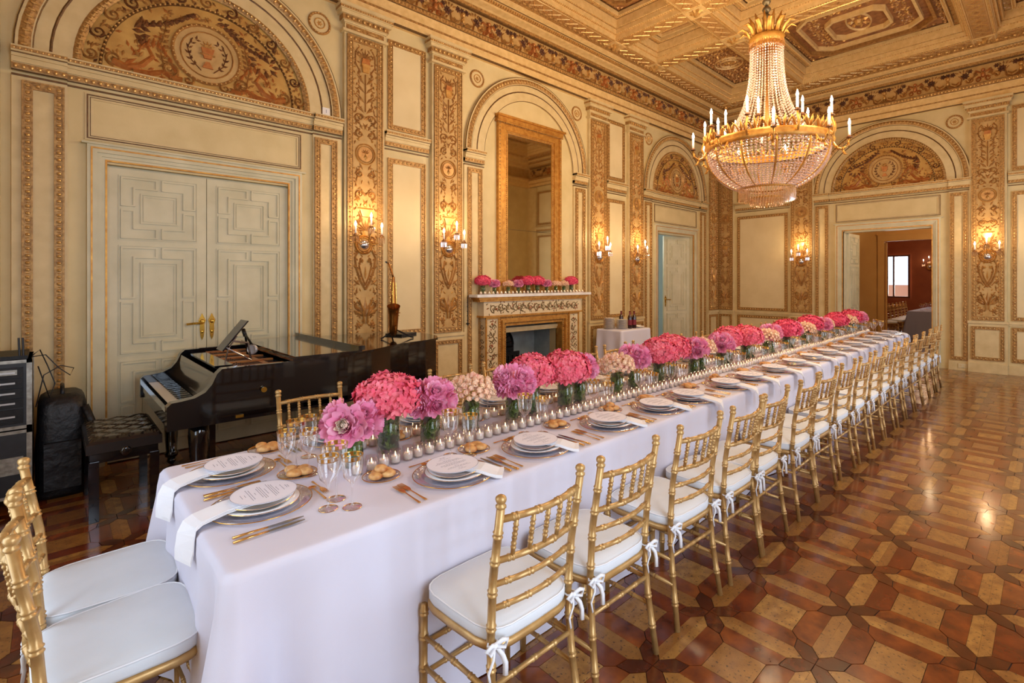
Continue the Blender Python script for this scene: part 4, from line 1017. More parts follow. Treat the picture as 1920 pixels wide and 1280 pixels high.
for i,(x,k) in enumerate(SEQ):
    n=cnt.get(k,0); cnt[k]=n+1; v=0 if (k=='P' and n==0) else (n%2+1)
    kk={'H':'coral hydrangea','C':'crimson hydrangea','P':'mauve peony','R':'peach rose'}[k]
    lab='%s in a clear glass vase, %s %s bouquet along the table'%(FN[k][0],od(n),kk)
    if i==0: lab='mauve peonies with one cream-hearted bloom in a low vase at the table head'
    y=2.28+(.03 if i%2 else -.03)
    bouquet(k,v,x,y,TZ+.001,lab,'flower vases along the banquet table')
MS=[(4.35,'C'),(4.56,'P'),(4.82,'R'),(5.02,'P'),(5.22,'C'),(5.42,'C'),(5.62,'P'),(5.83,'R'),(6.02,'R'),(6.2,'C')]
cnt={}
for i,(x,k) in enumerate(MS):
    n=cnt.get(k,0); cnt[k]=n+1
    bouquet(k,1+n%2,x,5.66,1.4155,'%s in a small vase on the mantelpiece, %s vase from the sconce side'%(FN[k][0],od(i)),'flower vases on the mantelpiece',.62 if k!='C' else .7)
for i in range(30):
    o=put('votive',4.24+i*.0735,5.56,1.4155,0,'tiny glass votive on the mantel edge, %s of its row'%od(i),'votives on the mantelpiece',.001); o.scale=(.8,.8,.7)
# ---------------- crystal chandelier ----------------
crys=glassy('pink_white_crystal',(.95,.88,.86,1),(1,.97,.95,1),base=.3,edge=.85,rough=.08)
crysd=mat('pinkish_crystal_bead',sr(236,206,190),.15,spec=.9,trans=.4,coat=.5)  # pale pinkish bead colour, partly see-through, without emission
def bead(m,x,y,z,r,h,n=4,ph=0):
    a=[m.p(x+r*cos(ph+2*pi*i/n),y+r*sin(ph+2*pi*i/n),z) for i in range(n)]; t=m.p(x,y,z+h); b=m.p(x,y,z-h)
    for i in range(n): j=(i+1)%n; m.face(a[i],a[j],t); m.face(a[j],a[i],b)
def bulb_candle(parent,x,y,z,sc=1.0):
    m=MB(); m.lathe([(.018,0),(.03,.006),(.03,.01),(.014,.014),(.012,.03)],10,(x,y,z)); c=m.build('candle_cup',darkrel,parent,smooth=True)
    m=MB(); m.lathe([(.0125*sc,.01),(.0125*sc,.13*sc)],10,(x,y,z)); m.build('candle_sleeve',waxm,c,smooth=True)
    m=MB(); m.lathe([(.006,.13*sc),(.014,.15*sc),(.013,.165*sc),(.003,.2*sc)],8,(x,y,z)); m.build('glowing_bulb',bulbm,c,smooth=True)
def chandelier():
    t=thing('chandelier','large gilt and crystal basket chandelier with lit candle bulbs hanging over the banquet table','chandelier',(CX,CY,0))
    m=MB(); m.tube([(0,0,4.28),(0,0,ZC-.0)],.012,6); 
    for k in range(14): m.lathe([(.02,-.04),(.04,-.015),(.046,0),(.04,.015),(.02,.04)],10,(0,0,4.42+k*.085))
    m.lathe([(.16,0),(.15,-.03),(.05,-.08),(.01,-.1)],16,(0,0,ZC-.24)); m.build('suspension_rod',mat('dull_bronze_rod',sr(120,104,74),.35,metal=.6),t,smooth=True)
    # crown
    m=MB(); m.lathe([(.165,4.2),(.18,4.215),(.175,4.25),(.185,4.27),(.17,4.28),(.1,4.3),(.02,4.34)],28,cap=False)
    for k in range(12):
        a=2*pi*k/12; m.tube([(.15*cos(a),.15*sin(a),4.27),(.2*cos(a),.2*sin(a),4.36),(.25*cos(a),.25*sin(a),4.4),(.3*cos(a),.3*sin(a),4.37)],[.022,.03,.025,.004],6,flat=.35)
        b=a+.26; m.tube([(.13*cos(b),.13*sin(b),4.28),(.15*cos(b),.15*sin(b),4.42),(.19*cos(b),.19*sin(b),4.5)],[.02,.026,.004],6,flat=.35)
    m.build('gilt_crown',goldm,t,smooth=True)
    m=MB()
    for k in range(48):
        a=2*pi*k/48; m.tube([(.178*cos(a),.178*sin(a),4.21),(.178*cos(a),.178*sin(a),4.13)],[.006,.004],4)
    m.build('crystal_fringe',crys,t,kind='stuff')
    # waterfall of beads
    m=MB(); 
    for k in range(40):
        a=2*pi*k/40; n=36
        for i in range(n):
            u=i/(n-1); r=.165+.03*u+.3*u**3.2; z=4.15-1.02*u; bead(m,r*cos(a),r*sin(a),z,.0095+.004*u,.0135,4,a+pi/4)
    m.build('crystal_strands',crysd,t,kind='stuff')
    m=MB(); m.lathe([(.012,3.2),(.03,3.3),(.02,3.6),(.012,4.2)],10); m.build('inner_stem',mat('gilt_stem',sr(150,104,48),.4,metal=.6),t,smooth=True)
    # gilt ring with leaves
    RR=.62
    m=MB(); m.lathe([(RR,3.03),(RR+.02,3.04),(RR+.025,3.07),(RR+.02,3.1),(RR+.03,3.12),(RR,3.13),(RR-.02,3.1),(RR-.02,3.04)],48,cap=False); m.build('gilt_ring',goldm,t,smooth=True)
    m=MB()
    for k in range(30):
        a=2*pi*k/30
        for q in (-.35,0,.35):
            b=a+q*.12; r=RR+.01; m.tube([(r*cos(b),r*sin(b),3.12),((r+.02)*cos(b+q*.1),(r+.02)*sin(b+q*.1),3.18),((r+.035)*cos(b+q*.25),(r+.035)*sin(b+q*.25),3.235-.03*abs(q))],[.012,.018,.002],5,flat=.35)
    m.build('gilt_leaf_crest',goldm,t,smooth=True)
    for k in range(18):
        a=2*pi*(k+.3)/18; hi=(k%2); r1=.8; z1=3.08 if not hi else 3.27
        m=MB(); ca,sa=cos(a),sin(a)
        if not hi: P=[(RR,3.06),(RR+.05,2.98),(RR+.1,2.96),(RR+.15,3.0),(RR+.16,3.07)]
        else: P=[(RR,3.1),(RR+.05,3.07),(RR+.075,3.14),(RR+.05,3.21),(RR+.04,3.26)]
        m.tube([(r*ca,r*sa,z) for r,z in P],[.014,.013,.012,.011,.009],6)
        if not hi:
            for q,(r,z) in enumerate(P[1:4]):
                for sg in (-1,1): m.tube([(r*ca,r*sa,z),(r*ca-sg*.03*sa,r*sa+sg*.03*ca,z+.015),((r+.01)*ca-sg*.045*sa,(r+.01)*sa+sg*.045*ca,z-.02)],[.006,.012,.002],5,flat=.4)
            m.tube([((RR+.1)*ca,(RR+.1)*sa,2.96),((RR+.12)*ca,(RR+.12)*sa,2.91),((RR+.15)*ca,(RR+.15)*sa,2.9)],[.01,.014,.002],5)
        m.build('candle_arm',goldm,t,smooth=True)
        rr=P[-1][0]; bulb_candle(t,rr*ca,rr*sa,P[-1][1])
    for k in range(6):
        a=2*pi*k/6+.2; bulb_candle(t,.44*cos(a),.44*sin(a),3.3)
    m=MB()
    for k in range(6):
        a=2*pi*k/6+.2; m.tube([(RR*cos(a),RR*sin(a),3.1),(.5*cos(a),.5*sin(a),3.22),(.44*cos(a),.44*sin(a),3.3)],.008,6)
    m.build('inner_arms',goldm,t)
    # basket of beads
    m=MB(); 
    for k in range(88):
        a=2*pi*k/88; n=20
        for i in range(n):
            u=i/(n-1); th=u*1.18; r=RR*cos(th)*1.0+.0; z=3.03-.43*sin(th)/sin(1.18)
            if r<.27: continue
            bead(m,r*cos(a),r*sin(a),z,.0155*(.5+.5*r/RR),.013,4,a+pi/4)
    m.build('crystal_basket',crysd,t,kind='stuff')
    for k in range(12):
        a=2*pi*k/12; m=MB(); m.tube([((RR*cos(u*1.1)+.012)*cos(a),(RR*cos(u*1.1)+.012)*sin(a),3.03-.43*sin(u*1.1)/sin(1.18)) for u in [q/8 for q in range(9)]],[.012]*5+[.01,.008,.007,.006],5,flat=.5); m.build('gilt_rib',goldm,t,smooth=True)
    m=MB(); m.lathe([(.275,2.6),(.29,2.61),(.29,2.635),(.27,2.64)],32,cap=False); m.lathe([(.165,2.5),(.175,2.505),(.17,2.52)],24,cap=False); m.lathe([(.001,2.4),(.012,2.42),(.006,2.44),(.02,2.46),(.002,2.48)],10); m.build('lower_gilt_rings',goldm,t,smooth=True)
    m=MB()
    for R_,z0,ln,n in ((.285,2.605,.12,64),(.225,2.6,.125,48),(.165,2.53,.1,36),(.1,2.53,.11,22)):
        for k in range(n):
            a=2*pi*k/n; x,y=R_*cos(a),R_*sin(a); m.tube([(x,y,z0),(x,y,z0-ln*.3),(x,y,z0-ln*.85),(x,y,z0-ln)],[.005,.0085,.0065,.002],4)
    m.build('crystal_prisms',crys,t,kind='stuff')
chandelier()
# ---------------- wall sconces ----------------
def sconce():
    t=thing('wall_sconce','x','sconce')     # local: +y out of the wall, x along, z=0 plate centre
    m=MB(lambda a,b,h:(a,h,b)); m.disc(0,0,.105,0,.012,28); m.ring(0,0,.105,.022,.01,.016,28); m.ring(0,0,.08,.016,.012,.014,24); m.disc(0,.13,.02,0,.01,10); m.leaf(0,.07,pi/2,.12,.05,.0,.012); m.build('gilt_backplate',goldm,t)
    m=MB(lambda a,b,h:(a,h,b)); m.dome(0,0,.062,.062,.014,.055,16); m.ring(0,0,.022,.01,.048,.012,12); m.build('mirrored_boss',mat('silver_boss',sr(220,220,224),.12,metal=.9),t,smooth=True)
    for k,(x,y,z) in enumerate(((-.16,.14,.09),(.16,.14,.09),(0,.2,.19))):
        m=MB(); m.tube([(0,.02,.02),(x*.5,y*.6,-.03+z*.3),(x*.95,y*.9,z-.06),(x,y,z)],[.007,.006,.006,.005],6); m.lathe([(.01,0),(.032,.004),(.034,.01),(.012,.012)],12,(x,y,z-.01)); m.build('gilt_arm',goldm,t,smooth=True)
        bulb_candle(t,x,y,z,.85)
        m=MB()
        for q in range(9):
            a=2*pi*q/9; m.tube([(x+.034*cos(a),y+.034*sin(a),z),(x+.034*cos(a),y+.034*sin(a),z-.02),(x+.034*cos(a),y+.034*sin(a),z-.075)],[.004,.009,.004],4)
        m.build('crystal_drops',crys,t,kind='stuff')
    m=MB(); 
    for q in range(14): 
        a=2*pi*q/14; bead(m,.09*cos(a),.05,.0+.09*sin(a),.008,.012)
    m.build('crystal_garland',crys,t,kind='stuff')
    return t
sc0=sconce(); reg(sc0); D['sconce']=sc0
SL=[(2.63,5.715,'on the pilaster next to the closed double door'),(3.81,5.715,'on the carved pilaster before the fireplace niche'),(6.99,5.715,'on the carved pilaster just past the fireplace niche'),(8.15,5.715,'on the carved pilaster beside the ajar door')]
for x,y,l in SL:
    put('sconce',x,y,2.03,pi,'lit crystal and gilt wall sconce '+l,'crystal wall sconces',0); lamp('sconce_light','POINT',(x,y-.24,2.42),7.5,(1,.68,.38),rad=.05)
for y,l in ((3.85,'on the end wall pilaster behind the chandelier'),(.81,'on the end wall pilaster beyond the open doorway')):
    put('sconce',11.635,y,2.03,pi/2,'lit crystal and gilt wall sconce '+l,'crystal wall sconces',0); lamp('sconce_light','POINT',(11.4,y,2.42),7.5,(1,.68,.38),rad=.05)
# ---------------- pier mirror ----------------
def mirror():
    t=thing('pier_mirror','tall gilt-framed pier mirror standing on the mantelpiece under the niche arch','mirror',(5.36,5.78,0))
    M=lambda a,b,h:(a,-h,b); z0,z1=1.416,3.98; hw=.67
    m=MB(M); m.box(-hw+.19,hw-.19,z0+.15,z1-.1,.01,.018); m.build('mirror_glass',mirrorm,t)
    m=MB(M)
    for k,(e0,e1,h) in enumerate(((0,.05,.06),(.05,.15,.045),(.15,.2,.03))):
        for s in (-1,1): m.box(*sorted((s*(hw-e0),s*(hw-e1))),z0+e1*.8+.01,z1-e1*.8,0,h)
        m.box(-hw+e0,hw-e0,z1-e1*.8,z1-e0*.8,0,h); m.box(-hw+e0,hw-e0,z0+(e0*.8+.01 if e0 else 0),z0+e1*.8+.01,0,h)
    m.box(-hw-.02,hw+.02,z1,z1+.05,0,.08); m.box(-hw-.05,hw+.05,z1+.05,z1+.08,0,.12); m.box(-hw-.03,hw+.03,z1-.02,z1,0,.07)
    f=m.build('gilt_frame',goldm,t)
    m=MB(M)
    for e,h,sp,r in ((.175,.03,.03,.012),(.025,.06,.05,.014)):
        a=hw-e
        for q0,q1 in (((-a,z0+.1),(-a,z1-e)),((a,z0+.1),(a,z1-e)),((-a,z1-e*.8),(a,z1-e*.8))): eggs(m,q0,q1,sp,r,r*.8,h,.01,5)
    eggs(m,(-hw-.03,z1-.03),(hw+.03,z1-.03),.035,.012,.012,.07,.014,5)
    m.build('frame_beading',giltm,f)
    # two panes meet across the middle
    m=MB(M); m.box(-hw+.2,hw-.2,2.38,2.384,.018,.02); m.build('glass_joint',ironm,t)
mirror()
# ---------------- fireplace ----------------
def fireplace():
    tc=5.36; t=thing('fireplace','marble fireplace with gilt mouldings and painted scrolls below the pier mirror','fireplace',(tc,5.78,0))
    M=lambda a,b,h:(a,-h,b)
    marb=mat('veined_pale_marble',sr(226,206,166),.35,noise=(7,sr(204,182,142),.25)); shelfm=mat('white_marble_shelf',sr(238,234,228),.25,noise=(5,sr(214,208,200),.2))
    m=MB(M); m.box(-1.2,1.2,1.375,1.415,0,.25); m.build('mantel_shelf',shelfm,t)
    m=MB(M); m.box(-1.15,1.15,1.34,1.375,0,.22); m.box(-1.12,1.12,1.31,1.34,0,.2); m.box(-1.05,1.05,1.085,1.11,0,.19); m.build('gilt_cornice',goldm,t)
    m=MB(M); m.box(-1.03,1.03,1.11,1.31,0,.17); p=m.build('carved_frieze',marb,t)
    m=MB(M); m.cur=0
    k=13
    for i in range(k):
        a=-.93+1.86*(i+.5)/k; s=1 if i%2 else -1
        m.spiral(a,1.21,.062,s*pi/2,1.4*s,.02,.17,.012,14)
        for q in (-.5,.4,1.4): m.leaf(a,1.21,q*s+(pi if i%3 else 0),.085,.026,.17,.01)
        m.cur=1 if i%3==0 else 0; m.flower(a+.06,1.2,.024,.17,.014,5); m.cur=0
    olive=mat('painted_olive_scrolls',sr(120,96,58),.5); russet=mat('painted_russet_scrolls',sr(156,84,48),.5)
    rq=random.Random(6)
    for i in range(110): m.cur=rq.choice((0,0,1)); m.leaf(rq.uniform(-1,.95),rq.uniform(1.135,1.285),rq.uniform(0,6),.05,.02,.17,.01)
    m.build('painted_scrolls',[olive,russet],p)
    for s in (-1,1):
        m=MB(M); m.box(*sorted((s*.99,s*.74)),0,1.085,0,.15); p=m.build('marble_jamb',marb,t)
        m=MB(M)
        for w in (.99,.76): m.box(*sorted((s*w,s*(w-.022))),.0,1.085,.15,.165)
        m.box(*sorted((s*.99,s*.74)),1.06,1.085,.15,.168); m.box(*sorted((s*1.0,s*.73)),0,.1,0,.17); m.build('gilt_strips',goldm,p)
        m=MB(M); 
        for i in range(8):
            b=.2+i*.105; q=1 if i%2 else -1; m.cur=0; m.spiral(s*.865+.03*q,b,.045,0,1.4*q,.016,.15,.012,12); m.leaf(s*.865,b,pi/2-q*.7,.09,.028,.15,.01); m.leaf(s*.865,b,pi/2+q*1.1,.08,.026,.15,.01)
            if i%3==1: m.cur=1; m.flower(s*.865,b+.05,.026,.15,.014,5)
        for i in range(46): m.cur=rq.choice((0,0,1)); m.leaf(s*rq.uniform(.79,.94),rq.uniform(.15,1.03),rq.uniform(0,6),.05,.02,.15,.01)
        m.build('painted_scrolls',[olive,russet],p)
        m=MB(lambda a,b,h:(s*(.99+h),-a,b)); 
        for i in range(9): 
            b=.15+i*.1; q=1 if i%2 else -1; m.spiral(.08,b,.04,0,1.3*q,.015,0,.01,10)
        m.build('side_scrolls',olive,p)
    m=MB(M)
    for e,w,h in ((.74,.05,.15),(.69,.04,.17),(.65,.05,.14)):
        for s in (-1,1): m.box(*sorted((s*e,s*(e-w))),0,1.082-(.74-e)-w,.0,h)
        m.box(-e,e,1.082-(.74-e)-w,1.082-(.74-e),0,h)
    f=m.build('gilt_opening_frame',goldm,t); m=MB(M)
    for e,z in ((.715,1.065),(.62,.985)):
        for q0,q1 in (((-e,0),(-e,z)),((e,0),(e,z)),((-e,z),(e,z))): eggs(m,q0,q1,.035,.013,.011,.15,.012,5)
    m.build('frame_beading',giltm,f)
    # firebox
    grey=mat('grey_firebox_tiles',sr(150,158,156),.5,noise=(6,sr(128,136,134),.2))
    m=MB(M); m.box(-.62,.62,0,1.0,-.56,-.52); m.box(-.62,-.575,0,1.0,-.52,-.0); m.box(.59,.62,0,1.0,-.52,-.0); m.box(-.62,.62,.97,1.0,-.52,-.0); m.box(-.62,.62,-.02,.02,-.52,.0); fb=m.build('firebox',grey,t)
    m=MB(M); n=16; c=-.22
    m.prism([(c+.3*cos(pi*i/n),.56+.3*sin(pi*i/n)) for i in range(n+1)]+[(c-.3,.3),(c+.3,.3)],-.5,-.47); m.arc(c,.56,.28,0,pi,.05,-.47,.03,20); m.arc(c,.56,.07,0,pi,.03,-.47,.02,10); m.ribbon([(c-.28,.53),(c+.28,.53)],.03,-.47,.02)
    for i in range(7): a=pi*(i+.5)/7; m.ribbon([(c+.08*cos(a),.56+.08*sin(a)),(c+.25*cos(a),.56+.25*sin(a))],.014,-.47,.015)
    m.build('iron_fireback',ironm,t)
    m=MB(M); m.box(-.4,.12,.3,.34,-.4,-.05); m.box(-.4,.12,.34,.46,-.4,-.37); m.prism([(-.38,.02),(.1,.02),(.14,.32),(-.42,.32)],-.4,-.06)
    for i in range(6): a=-.38+i*.09; m.box(a,a+.02,.34,.46,-.08,-.05)
    m.tube([(.1,.46,-.06),(.2,.36,-.06),(.3,.1,-.06)],.015,6)
    m.build('iron_grate',ironm,t)
fireplace()
# ---------------- thermometer-like iron bracket on the wall ----------------
m=MB(); m.tube([(0,0,0),(0,0,.42)],.007,6)
for k in range(6): m.tube([(0,0,.08+k*.062),(-.022,-.012,.08+k*.062)],.005,5)
m.ball((0,0,.03),.018,8,5); m.tube([(-.03,0,.03),(.03,0,.03)],.006,6)
m.build('iron_wall_bracket',ironm,loc=(4.12,5.7,.98),label='small black iron bracket with pegs on the cream pier beside the fireplace',cat='bracket')
m=MB(ML); m.box(2.165,2.245,3.47,3.55,.03,.042); sg=m.build('wall_notice',mat('white_card_notice',sr(236,230,222),.5),label='tiny square white notice on the arch ledge by the first pilaster',cat='notice')
m=MB(ML); m.box(2.202,2.208,3.492,3.528,.042,.043); m.build('mark',inkm,sg)
for y0 in (1.12,):
    m=MB(MF); m.box(1.06+.02,1.06+.15,.05,.12,.05,.06); so=m.build('wall_socket',mat('cream_plastic_socket',sr(214,196,156),.4),label='cream double wall socket in the skirting beside the open doorway',cat='socket')
    m=MB(MF); 
    for q in (1.115,1.175): m.disc(q,.085,.016,.06,.063,12)
    m.build('outlet',trimm,so)
# ---------------- doors ----------------
brass=mat('polished_brass',sr(200,158,66),.22,metal=.9)
def leafmesh(w,h,parent,flip=False,name='door_leaf'):
    """leaf in local x 0..w, thickness y 0..-0.04 front at y=-0.04; returns object"""
    M=lambda a,b,hh:(a,-.04-hh,b)
    m=MB(M); m.box(0,w,0.01,h,-.04,0); L=m.build(name,doorm,parent)
    m=MB(M); a0,a1=.1,w-.095
    def fil(a,b,c,d,q=.015): m.box(min(a,c)-q/2,max(a,c)+q/2,min(b,d)-q/2,max(b,d)+q/2,0,.012 if abs(a-c)<abs(b-d) else .0112)
    for z0,z1 in ((.14,.87),(.96,1.9),(1.99,h-.08)):
        e=.085; g=.022; am,zm=(a0+a1)/2,(z0+z1)/2; i=.13
        rectring(m,a0-.022,a1+.022,z0-.022,z1+.022,.008,0,.006)
        for q in (0,.02): rectring(m,a0+i+q,a1-i-q,z0+i+q,z1-i-q,.011,0,.01-q*.2)
        for sa in (0,1):
            for sz in (0,1):
                X=lambda v: (a0+v) if not sa else (a1-v); Z=lambda v: (z0+v) if not sz else (z1-v)
                la,lz=(a1-a0)/2-g,(z1-z0)/2-g
                fil(X(0),Z(0),X(la),Z(0)); fil(X(0),Z(0),X(0),Z(lz)); fil(X(la),Z(0),X(la),Z(e)); fil(X(la),Z(e),X(e),Z(e)); fil(X(e),Z(e),X(e),Z(lz)); fil(X(0),Z(lz),X(e),Z(lz))
    m.build('panel_moulding',doorm,L); return L
def escut(M,a,z,parent,lever=0):
    m=MB(M); m.prism([(a-.012,z-.1),(a,z-.13),(a+.012,z-.1),(a+.02,z-.03),(a+.018,z+.02),(a+.03,z+.06),(a+.012,z+.1),(a,z+.13),(a-.012,z+.1),(a-.03,z+.06),(a-.018,z+.02),(a-.02,z-.03)],0,.008); m.dome(a,z+.05,.02,.02,.008,.012,8); m.dome(a,z-.05,.012,.016,.008,.008,8)
    if lever: m.dome(a,z+.035,.012,.012,.008,.035,8); m.ribbon([(a,z+.035),(a+lever*.07,z+.035),(a+lever*.13,z+.03)],.02,.035,.014)
    m.build('door_handle',brass,parent)
d1=link('door_1',None,kind='structure',loc=(0,0,0))
for x0,lv in ((.345,1),(1.083,0)):
    L=leafmesh(.733,2.6,d1); L.location=(x0,W1+.06,0)
    Mh=lambda a,b,h:(a,-.04-h,b); escut(Mh,.733-.035 if lv else .04,1.16,L,-1 if lv else 0)
m=MB(); m.box(.343,1.817,W1+.062,W1+.2,2.6,2.64); m.box(.3,1.86,W1+.13,W1+.16,0,2.7); m.build('door_back',doorm,d1)
d2=link('door_2',None,kind='structure')
L=leafmesh(.76,2.6,d2); L.location=(10.41,W1+.1,0); L.rotation_euler=(0,0,radians(180-16)); L.scale=(1,-1,1)
escut(lambda a,b,h:(a,-.04-h,b),.72,1.16,L,-1)
L=leafmesh(.76,2.6,d2); L.location=(8.91,W1+.16,0); L.rotation_euler=(0,0,radians(95))
d3=link('door_3',None,kind='structure')
L=leafmesh(.72,2.6,d3); L.location=(W2+.16,3.04,0); L.rotation_euler=(0,0,radians(-2))
L=leafmesh(.72,2.6,d3); L.location=(W2+.16,1.56,0); L.rotation_euler=(0,0,radians(0))
# jamb linings
m=MB(); 
for x in (8.9,10.42): m.box(x-.012,x+.012,W1,W1+.16,0,2.62)
m.box(8.9,10.42,W1,W1+.16,2.6,2.625)
for y in (1.58,3.05): m.box(W2,W2+.16,y-.012,y+.012,0,2.62)
m.box(W2,W2+.16,1.58,3.05,2.6,2.625); m.build('trim_2',doorm,kind='structure')
# ---------------- rooms beyond ----------------
ochw=mat('ochre_room_paint',sr(206,158,88),.6,noise=(2,sr(188,138,70),.3)); redw=mat('russet_room_paint',sr(168,92,48),.6,noise=(3,sr(142,72,38),.3)); bluew=mat('pale_blue_grey_paint',sr(206,216,212),.6)
dfloor=mat('dark_board_floor',sr(96,58,34),.3,noise=(4,sr(70,40,24),.2),coat=.4)
m=MB(); m.box(W2+.14,15.3,-1.5,-1.4,0,4); m.box(W2+.14,15.3,5.6,5.7,0,4); m.box(15.3,15.42,3.06,5.7,0,4); m.box(15.3,15.42,-1.5,1.5,0,4); m.box(15.3,15.42,1.5,3.06,2.62,4); m.box(W2+.1,15.42,-1.5,5.7,4,4.1); m.build('wall_beyond_doorway',ochw,kind='structure')
m=MB(); m.box(W2+.1,22,-2,6,-.06,0); m.build('floor_beyond',dfloor,kind='structure')
m=MB()
for y0,y1 in ((3.06,3.2),(1.36,1.5)): m.box(15.26,15.3,y0,y1,0,2.76)
m.box(15.25,15.3,1.36,3.2,2.62,2.78); m.box(15.24,15.3,1.34,3.22,2.78,2.82); m.box(15.44,15.48,3.03,3.06,0,2.6); m.build('trim_3',ochw,kind='structure')
m=MB()   # red room
m.box(15.42,21.7,5.3,5.4,0,4); m.box(15.42,21.7,-1.5,-1.4,0,4); m.box(15.4,21.8,-1.5,5.4,4,4.1)
wy0,wy1,wz0,wz1=3.58,4.25,1.02,2.52
m.box(21.7,21.8,wy1,5.4,0,4); m.box(21.7,21.8,-1.5,wy0,0,4); m.box(21.7,21.8,wy0,wy1,0,wz0); m.box(21.7,21.8,wy0,wy1,wz1,4)
m.build('wall_red_room',redw,kind='structure')
m=MB(); rectring(m,0,1,0,1,.1,0,1); m=MB(lambda a,b,h:(21.66-h,a,b)); rectring(m,wy0-.02,wy1+.02,wz0-.02,wz1+.02,.06,0,.05); m.box(4.02,4.07,wz0,wz1,0,.04)
m.build('window_5',mat('brown_window_frame',sr(104,62,36),.5),kind='structure')
m=MB(lambda a,b,h:(24-h,a,b)); m.box(0,9,-2,1.45,0,.1); m.build('building_across',mat('pale_orange_facade',sr(226,170,130),.8),label='pale orange building seen through the window of the russet room',cat='building')  # one even pale orange base colour
lamp('window_daylight','AREA',(21.9,3.8,1.8),60,(1,1,1),(radians(90),0,radians(90)),1.1,1.4)
# table and chairs of the red room
shadec=mat('shade_toned_cloth',sr(150,148,170),.8)  # the far room's shade is put into this blue-grey cloth colour
cloth('tablecloth',17.2,20.6,1.7,2.9,.76,'cloth with grey-blue shade in its colour over the long table in the russet room beyond two doorways',mt=shadec,step=.08,nz=6)
def far_chair(x,y,rz,lab): return put_chair(x,y,rz,lab,'chairs in the russet room')
for k in range(6): far_chair(17.45+.5*k,3.2,pi,'dim gold chair in the russet room, %s along the far table from its end'%od(k))
far_chair(16.6,3.25,-2.6,'gold chair standing apart at the corner of the russet room table')
for k in range(6):
    put('wine',17.5+.4*k,2.6+.1*(k%2),.762,0,'wine glass, %s on the shade-toned cloth in the russet room'%od(k),'glasses in the russet room')
for k,y in enumerate((2.6,3.0)):
    o=put('sconce',21.62,y,2.0+.12*(1-k)*0+.1*k,pi/2,('first' if k else 'second')+' small lit sconce on the russet wall past the window','sconces in the russet room',0)
put('sconce',15.2,3.95,2.5,pi/2,'crystal sconce high on the ochre wall seen through the open doorway','sconces in the ochre room',0)
# pale room beyond the ajar door
m=MB(); m.box(7.5,7.6,W1+.14,9.2,0,3.6); m.box(7.5,12.6,9.2,9.3,0,3.6); m.box(12.5,12.6,W1+.14,9.2,0,3.6); m.box(7.5,12.6,W1+.1,9.3,3.6,3.7); m.box(7.6,12.5,9.17,9.2,.88,.93); m.box(7.6,12.5,9.17,9.2,0,.15); m.build('wall_pale_room',bluew,kind='structure')
m=MB(); m.box(7.5,12.6,W1+.05,9.3,-.06,0); m.build('floor_pale_room',mat('pale_board_floor',sr(176,140,96),.4),kind='structure')
# ---------------- serving table ----------------
cloth('tablecloth',6.72,7.56,5.0,5.55,.78,'white cloth over the small serving table by the wall past the fireplace',mt=clothm,flare=.04,corner=.08,amp=.018,nz=8,seed=8)
for s,(x,y,n,h) in enumerate(((6.84,5.36,14,'by the table corner'),(6.99,5.2,12,'beside the wine bottles'))):
    for k in range(n):
        o=put('soup',x,y,.781+k*.0135,0,'white plate, %s from the bottom of the stack %s'%(od(k),h),'stacked plates on the serving table',.001); o.scale=(.95,.95,.6)
def bottle():
    t=thing('wine_bottle','x','bottle'); m=MB(); m.lathe([(.002,0),(.036,0),(.038,.01),(.038,.19),(.03,.215),(.014,.24),(.0135,.285),(.016,.287),(.016,.3),(.002,.3)],16); m.build('bottle_glass',mat('dark_wine_glass',sr(44,12,16),.08,spec=.8),t,smooth=True)
    m=MB(); m.lathe([(.0385,.06),(.0385,.15)],16,cap=False); m.build('label',mat('maroon_label',sr(124,32,44),.5),t,smooth=True)
    m=MB(); m.lathe([(.0145,.24),(.0165,.3),(.002,.302)],12,cap=False); m.build('foil_cap',mat('dark_red_foil',sr(104,20,30),.3,metal=.4),t,smooth=True); return t
D['bottle']=bottle(); reg(D['bottle'])
for k,(x,y,l) in enumerate(((7.1,5.3,'touching the plate stack'),(7.16,5.16,'in the middle of the three'),(7.26,5.14,'closest to the crumpled napkins'))): put('bottle',x,y,.781,k,'dark red wine bottle on the serving table, '+l,'wine bottles on the serving table',0)
for k,(x,y,rz) in enumerate(((7.36,5.25,.4),(7.42,5.18,1.3))):
    m=MB(); r=random.Random(k); 
    q=[[m.p(.11*(i/6-.5)*2+r.uniform(-.01,.01),.07*(j/4-.5)*2+r.uniform(-.01,.01),.02+.03*r.random()*(1-abs(i/3-1))) for j in range(5)] for i in range(7)]
    for i in range(6):
        for j in range(4): m.face(q[i][j],q[i+1][j],q[i+1][j+1],q[i][j+1])
    q=[m.p(x_,y_,0.0) for x_,y_ in ((-.11,-.07),(.11,-.07),(.11,.07),(-.11,.07))]; m.face(*q)
    m.build('napkin',napm,loc=(x,y,.783),rz=rz,smooth=True,label='crumpled white napkin at the %s of the serving table'%('back edge' if k==0 else 'front edge'),cat='napkin')
